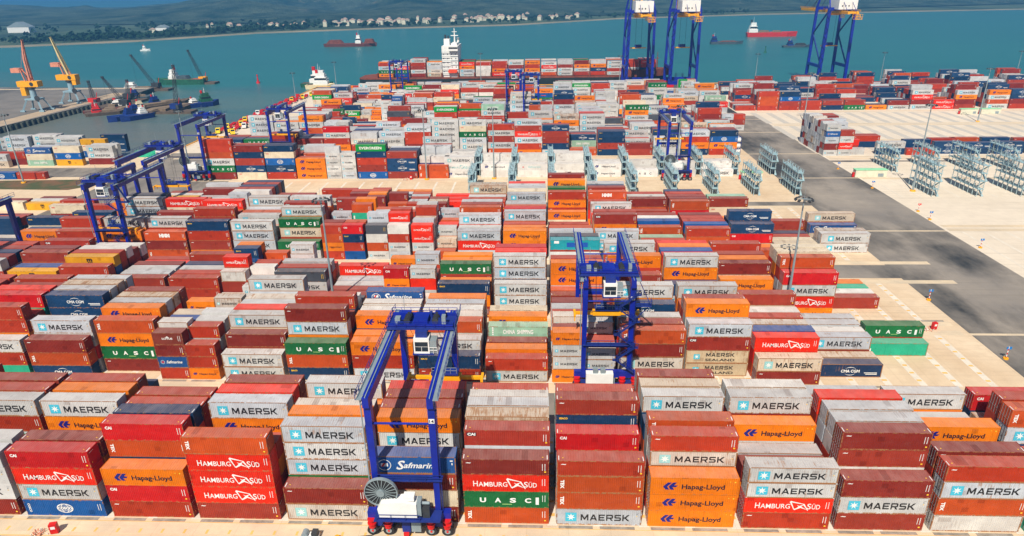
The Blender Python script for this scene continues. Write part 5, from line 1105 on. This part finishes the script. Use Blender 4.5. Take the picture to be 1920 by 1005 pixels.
def truck(x, y, rot, col, label, n=[0]):
    t = thing('tractor_truck', label, 'truck', (x, y, 0), rot, 'terminal tractors parked along the basin')
    b = MB(); b.box(-3.2, 3.0, -.5, .5, .7, 1.0, M_RED if n[0] % 2 else M_DARK); b.build('chassis', t)
    b = MB(); b.prism([(.6, 1.0), (2.6, 1.0), (2.6, 2.0), (2.3, 3.1), (.6, 3.2)], -1.15, 1.15, col, 'xz'); b.box(2.6, 3.1, -1.1, 1.1, .6, 1.7, col); c = b.build('cab', t); b = MB(); b.add([(2.602, -.95, 2.05), (2.602, .95, 2.05), (2.36, .95, 2.95), (2.36, -.95, 2.95)], [(0, 1, 2, 3)], M_GLASS); b.box(1.1, 2.1, -1.17, -1.151, 2.05, 2.8, M_GLASS); b.build('window', c)
    for ax in (-2.4, -1.1, 1.9):
        for s in (-1, 1): b = MB(); b.tube((ax, s * .6, .5), (ax, s * 1.15, .5), .5, M_BLACK, 12); b.build('wheel', t)
    n[0] += 1
def trailer(x, y, rot, label):
    t = thing('skeletal_trailer', label, 'trailer', (x, y, 0), rot, 'red skeletal trailers parked along the basin'); b = MB()
    for s in (-.5, .5): b.box(-6, 6, s - .15, s + .15, 1.0, 1.4, M_RED)
    for k in range(5): b.box(-5.8 + k * 2.9, -5.5 + k * 2.9, -1.2, 1.2, 1.1, 1.5, M_RED)
    for ax in (-5, -3.8):
        for s in (-1, 1): b.tube((ax, s * .4, .5), (ax, s * 1.2, .5), .5, M_BLACK, 10)
    b.box(3, 3.3, -.65, -.35, 0, 1.1, M_DARK); b.box(3, 3.3, .35, .65, 0, 1.1, M_DARK); b.build('frame', t)
rr = random.Random(8)
M_TYEL = plain('truck_yellow', lin(246, 212, 40))
tk = [(-171, 291, 'Y'), (-166, 285, 'Y'), (-175.6, 301, 'Y'), (-171.2, 309, 'Y'), (-166.6, 303, 'W'), (-174, 322, 'Y'), (-168.6, 318, 'Y'), (-175.4, 345, 'W'), (-170.6, 349, 'W'), (-172.4, 398, 'Y'), (-169, 411, 'Y'), (-167, 424, 'Y'), (-175, 288, 'Y')]
for k, (x, y, c) in enumerate(tk):
    truck(x, y, -1.2 + rr.uniform(-.15, .15), M_TYEL if c == 'Y' else M_WHITE, '%s tractor truck, %s of the parked line counted from its near end' % ('yellow' if c == 'Y' else 'white', ORD[1 + sorted(range(13), key=lambda i: tk[i][1]).index(k)]))
for k in range(36):
    trailer(-176 + (k % 3) * 3.6 + rr.uniform(-.3, .3), 296 + (k // 3) * 11.2 + rr.uniform(-1, 1), -1.35 + rr.uniform(-.08, .08), 'red skeletal trailer parked in the long line beside the basin')
def tank(x, y, z, label):
    t = thing('tank_container', label, 'tank container', (x, y, z), 0, 'white tank containers beside the dark road'); b = MB()
    for a in (0, 5.94):
        for c in (0, 2.3): b.box(a, a + .12, c, c + .12, 0, 2.6, M_BLUED)
        for z_ in (0, 2.48): b.box(a, a + .12, 0, 2.42, z_, z_ + .12, M_BLUED)
    for c in (0, 2.3):
        for z_ in (0, 2.48): b.box(0, 6.06, c, c + .12, z_, z_ + .12, M_BLUED)
    b.build('frame', t); b = MB(); b.tube((.3, 1.21, 1.35), (5.76, 1.21, 1.35), 1.12, M_WHITE, 20); b.build('tank', t)
for r in range(6):
    for q in range(3): tank(86.6, 231 + r * 2.8, q * 2.62, 'white tank container in blue frame, %s tier, %s row of the tank stack' % (ORD[q + 1], ORD[r + 1]))
# small cart and lamp at the bottom edge
t = thing('cable_winch', 'small white cable winch cart beside the wheels of the front gantry crane', 'winch cart', (-30.6, -3.6, 0)); b = MB(); b.box(-1.2, 1.2, -.6, .6, .3, .7, M_WHITE); b.box(.3, 1.1, -.5, .5, .7, 1.4, M_DARK); b.build('body', t); b = MB(); b.tube((-.7, -.5, .95), (-.7, .5, .95), .45, M_STEEL, 14); b.build('drum', t)
cone = MB(); cone.tube((0, 0, 0), (0, 0, .15), .75, M_ORANGE, 16); cone.tube((0, 0, .15), (0, 0, .6), .6, M_YEL, 16, .35); co = cone.build('cable_cover', None, (-26.8, -3.7, 0)); tag(co, 'orange domed cable cover on the front apron', 'cable cover')
cb_ = MB(); pts = [(-25.6, -3.5, .08), (-24, -3.2, .08), (-22, -2.9, .12), (-20.2, -2.9, 2.2), (-19.9, -3.3, 6.2)]
for a, c in zip(pts, pts[1:]): cb_.tube(a, c, .07, M_BLACK, 8)
tag(cb_.build('power_cable'), 'black power cable running from the orange cover to the front crane', 'cable')
# ---------------------------------------------------------------- far shore: flats, woods, village, hills
M_SHORE = ground_mat('shore_mud', lin(150, 140, 118), lin(120, 118, 100), .01); M_LAND = ground_mat('shore_fields', lin(60, 84, 62), lin(86, 100, 76), .006, lin(40, 62, 52), .004, .45, .6)
SH = [(-4000, 300), (-2600, 620), (-1500, 850), (-815, 984), (-671, 1071), (-538, 1256), (-336, 1351), (-59, 1425), (192, 1658), (581, 1786), (1244, 1875), (2400, 2000), (5000, 2200)]
def shore(off):
    o = []
    for i, (x, y) in enumerate(SH): o.append((x * (1 + off / 3200), y + off * (1 + .1 * math.sin(i * 2.1))))
    return o
b = MB()
def strip(b, A, zA, B, zB, mat):
    n = len(A); b.add([(x, y, zA) for x, y in A] + [(x, y, zB) for x, y in B], [(i, i + 1, n + i + 1, n + i) for i in range(n - 1)], mat)
strip(b, shore(0), WATER_Z - .3, shore(22), -1.4, M_SHORE); strip(b, shore(22), -1.4, shore(3000), 1.5, M_LAND)
structure(b.build('far_shore'))
from mathutils import noise as _N
def ridge(name, y0, depth, xs, hfun, mat, nx=220, ny=22):
    b = MB(); vs, fs = [], []
    for j in range(ny + 1):
        for i in range(nx + 1):
            x = xs[0] + (xs[1] - xs[0]) * i / nx; f = j / ny; y = y0(x) + depth * f
            prof = math.sin(min(1, f * 1.25) * math.pi / 2) ** 1.1
            nz = _N.fractal(Vector((x * .0022, y * .0022, 1.3)), 1, 2.1, 6); rg = 1 - abs(_N.noise(Vector((x * .0036, y * .0016, 4.4))))
            vs.append((x, y, 1.0 + max(0, hfun(x) * prof * (.55 + .62 * nz + .42 * (rg - .6)))))
    for j in range(ny):
        for i in range(nx): a = j * (nx + 1) + i; fs.append((a, a + 1, a + nx + 2, a + nx + 1))
    b.add(vs, fs, mat); o = b.build(name); o.data.polygons.foreach_set('use_smooth', [True] * len(o.data.polygons)); return structure(o)
t = NT('hill_forest', .9, 0, .1); v = t.pos()
c = t.mix(t.ramp(t.noise(v, .011, 9, .68), .36, .64), lin(30, 66, 60), lin(104, 122, 104)); c = t.mix(t.math('MULTIPLY', t.ramp(t.noise(v, .006, 7, .7), .6, .72), .7), c, lin(176, 164, 146))
t.base(c); t.bump(t.noise(v, .02, 9, .75), 1.0, 40); M_HILL = t.m
base_y = lambda x: 1500 + x * .32 + (max(0, -x - 500) * .42) + 260
ridge('hills', base_y, 2600, (-1900, 6500), lambda x: 20 if x < -1700 else 20 + (x + 1700) * .2 if x < -700 else 230, M_HILL)
ridge('hills', lambda x: 1850 - .1 * (x + 2500), 900, (-4200, -1300), lambda x: 31 + 5 * math.sin(x * .006) + 3 * math.sin(x * .017), M_HILL, 150, 14)
rs = random.Random(21); M_TREE = NT('shore_tree_leaves', .9, 0, .1); _v = M_TREE.pos(); M_TREE = M_TREE.base(M_TREE.mix(M_TREE.noise(_v, .2, 4), lin(16, 40, 32), lin(48, 74, 48)))
b = MB()
def clump(b, x, y, z, r, n=12):
    for k in range(n):
        a, e, q = rs.uniform(0, 6.28), rs.uniform(-.3, 1.3), r * rs.uniform(.4, 1); px, py, pz = x + q * math.cos(a) * math.cos(e), y + q * math.sin(a) * math.cos(e), z + q * math.sin(e) * .9 + r * .5
        s = r * rs.uniform(.35, .7); d1 = Vector((rs.uniform(-1, 1), rs.uniform(-1, 1), rs.uniform(-.3, 1))).normalized(); d2 = d1.orthogonal().normalized()
        b.add([Vector((px, py, pz)) + d1 * s, Vector((px, py, pz)) + d2 * s, Vector((px, py, pz)) - d1 * s, Vector((px, py, pz)) - d2 * s], [(0, 1, 2, 3)], M_TREE)
for k in range(1700):
    f = rs.random() ** .8; i = rs.uniform(2.2, 8.9); a = int(i); q = i - a; (xa, ya), (xb, yb) = SH[a], SH[a + 1]; o = rs.uniform(45, 130) if k < 1000 else rs.uniform(60, 620)
    x, y = (xa + (xb - xa) * q) * (1 + o / 3200), ya + (yb - ya) * q + o
    if x > -480 and rs.random() < .75: continue
    clump(b, x, y, 0, rs.uniform(2.5, 6.5))
o = b.build('shore_woods'); tag(o, 'dark low woods along the far shore', 'woods', None, 'stuff')
M_ROOFR = plain('pale_tile', lin(196, 168, 152)); hp_ = None
def house(x, y, w, d, h, label, group=None, roof=None):
    t = thing('far_house', label, 'house', (x, y, 0), 0, group); b = MB(); b.box(-w / 2, w / 2, -d / 2, d / 2, -1, h, M_CREAM if roof else M_WHITE); b.build('wall', t); b = MB(); b.prism([(-w / 2 - .5, h), (w / 2 + .5, h), (0, h + w * .22)], -d / 2 - .5, d / 2 + .5, roof or M_STEEL, 'xz'); b.build('roof', t); return t
house(-1080, 1370, 46, 20, 10, 'large pale hall standing alone among the far shore fields at left')
house(-735, 1290, 22, 16, 9, 'white block near the shore woods, right of the large pale hall')
first = None
for k in range(84):
    x = rs.choice((rs.gauss(-560, 120), rs.gauss(-330, 90), rs.gauss(-80, 90), rs.gauss(-240, 160))); y = 1370 + (x + 400) * .42 + abs(rs.gauss(0, 90)) + 60
    lab = 'small pale house in the village along the far shore'
    if first is None: first = house(x, y, 13, 10, 6, lab, 'village houses on the far shore', M_ROOFR)
    else:
        c_ = copy_thing(first, (x, y, 0), rs.uniform(-.6, .6), lab); s = rs.uniform(.4, .95); c_.scale = (s, s, rs.uniform(.7, 1.5))
# ---------------------------------------------------------------- the air
if HAZE > 0:
    m = bpy.data.materials.new('sea_haze'); m.use_nodes = True; nt = m.node_tree; nt.nodes.remove(nt.nodes['Principled BSDF'])
    pv = nt.nodes.new('ShaderNodeVolumePrincipled'); pv.inputs['Color'].default_value = (.13, .46, .93, 1); pv.inputs['Density'].default_value = HAZE; pv.inputs['Anisotropy'].default_value = .1
    nt.links.new(pv.outputs[0], nt.nodes['Material Output'].inputs['Volume'])
    b = MB(); b.box(-30000, 30000, -1500, 30000, -12, 420, m); hz = b.build('haze'); hz['kind'] = 'stuff'
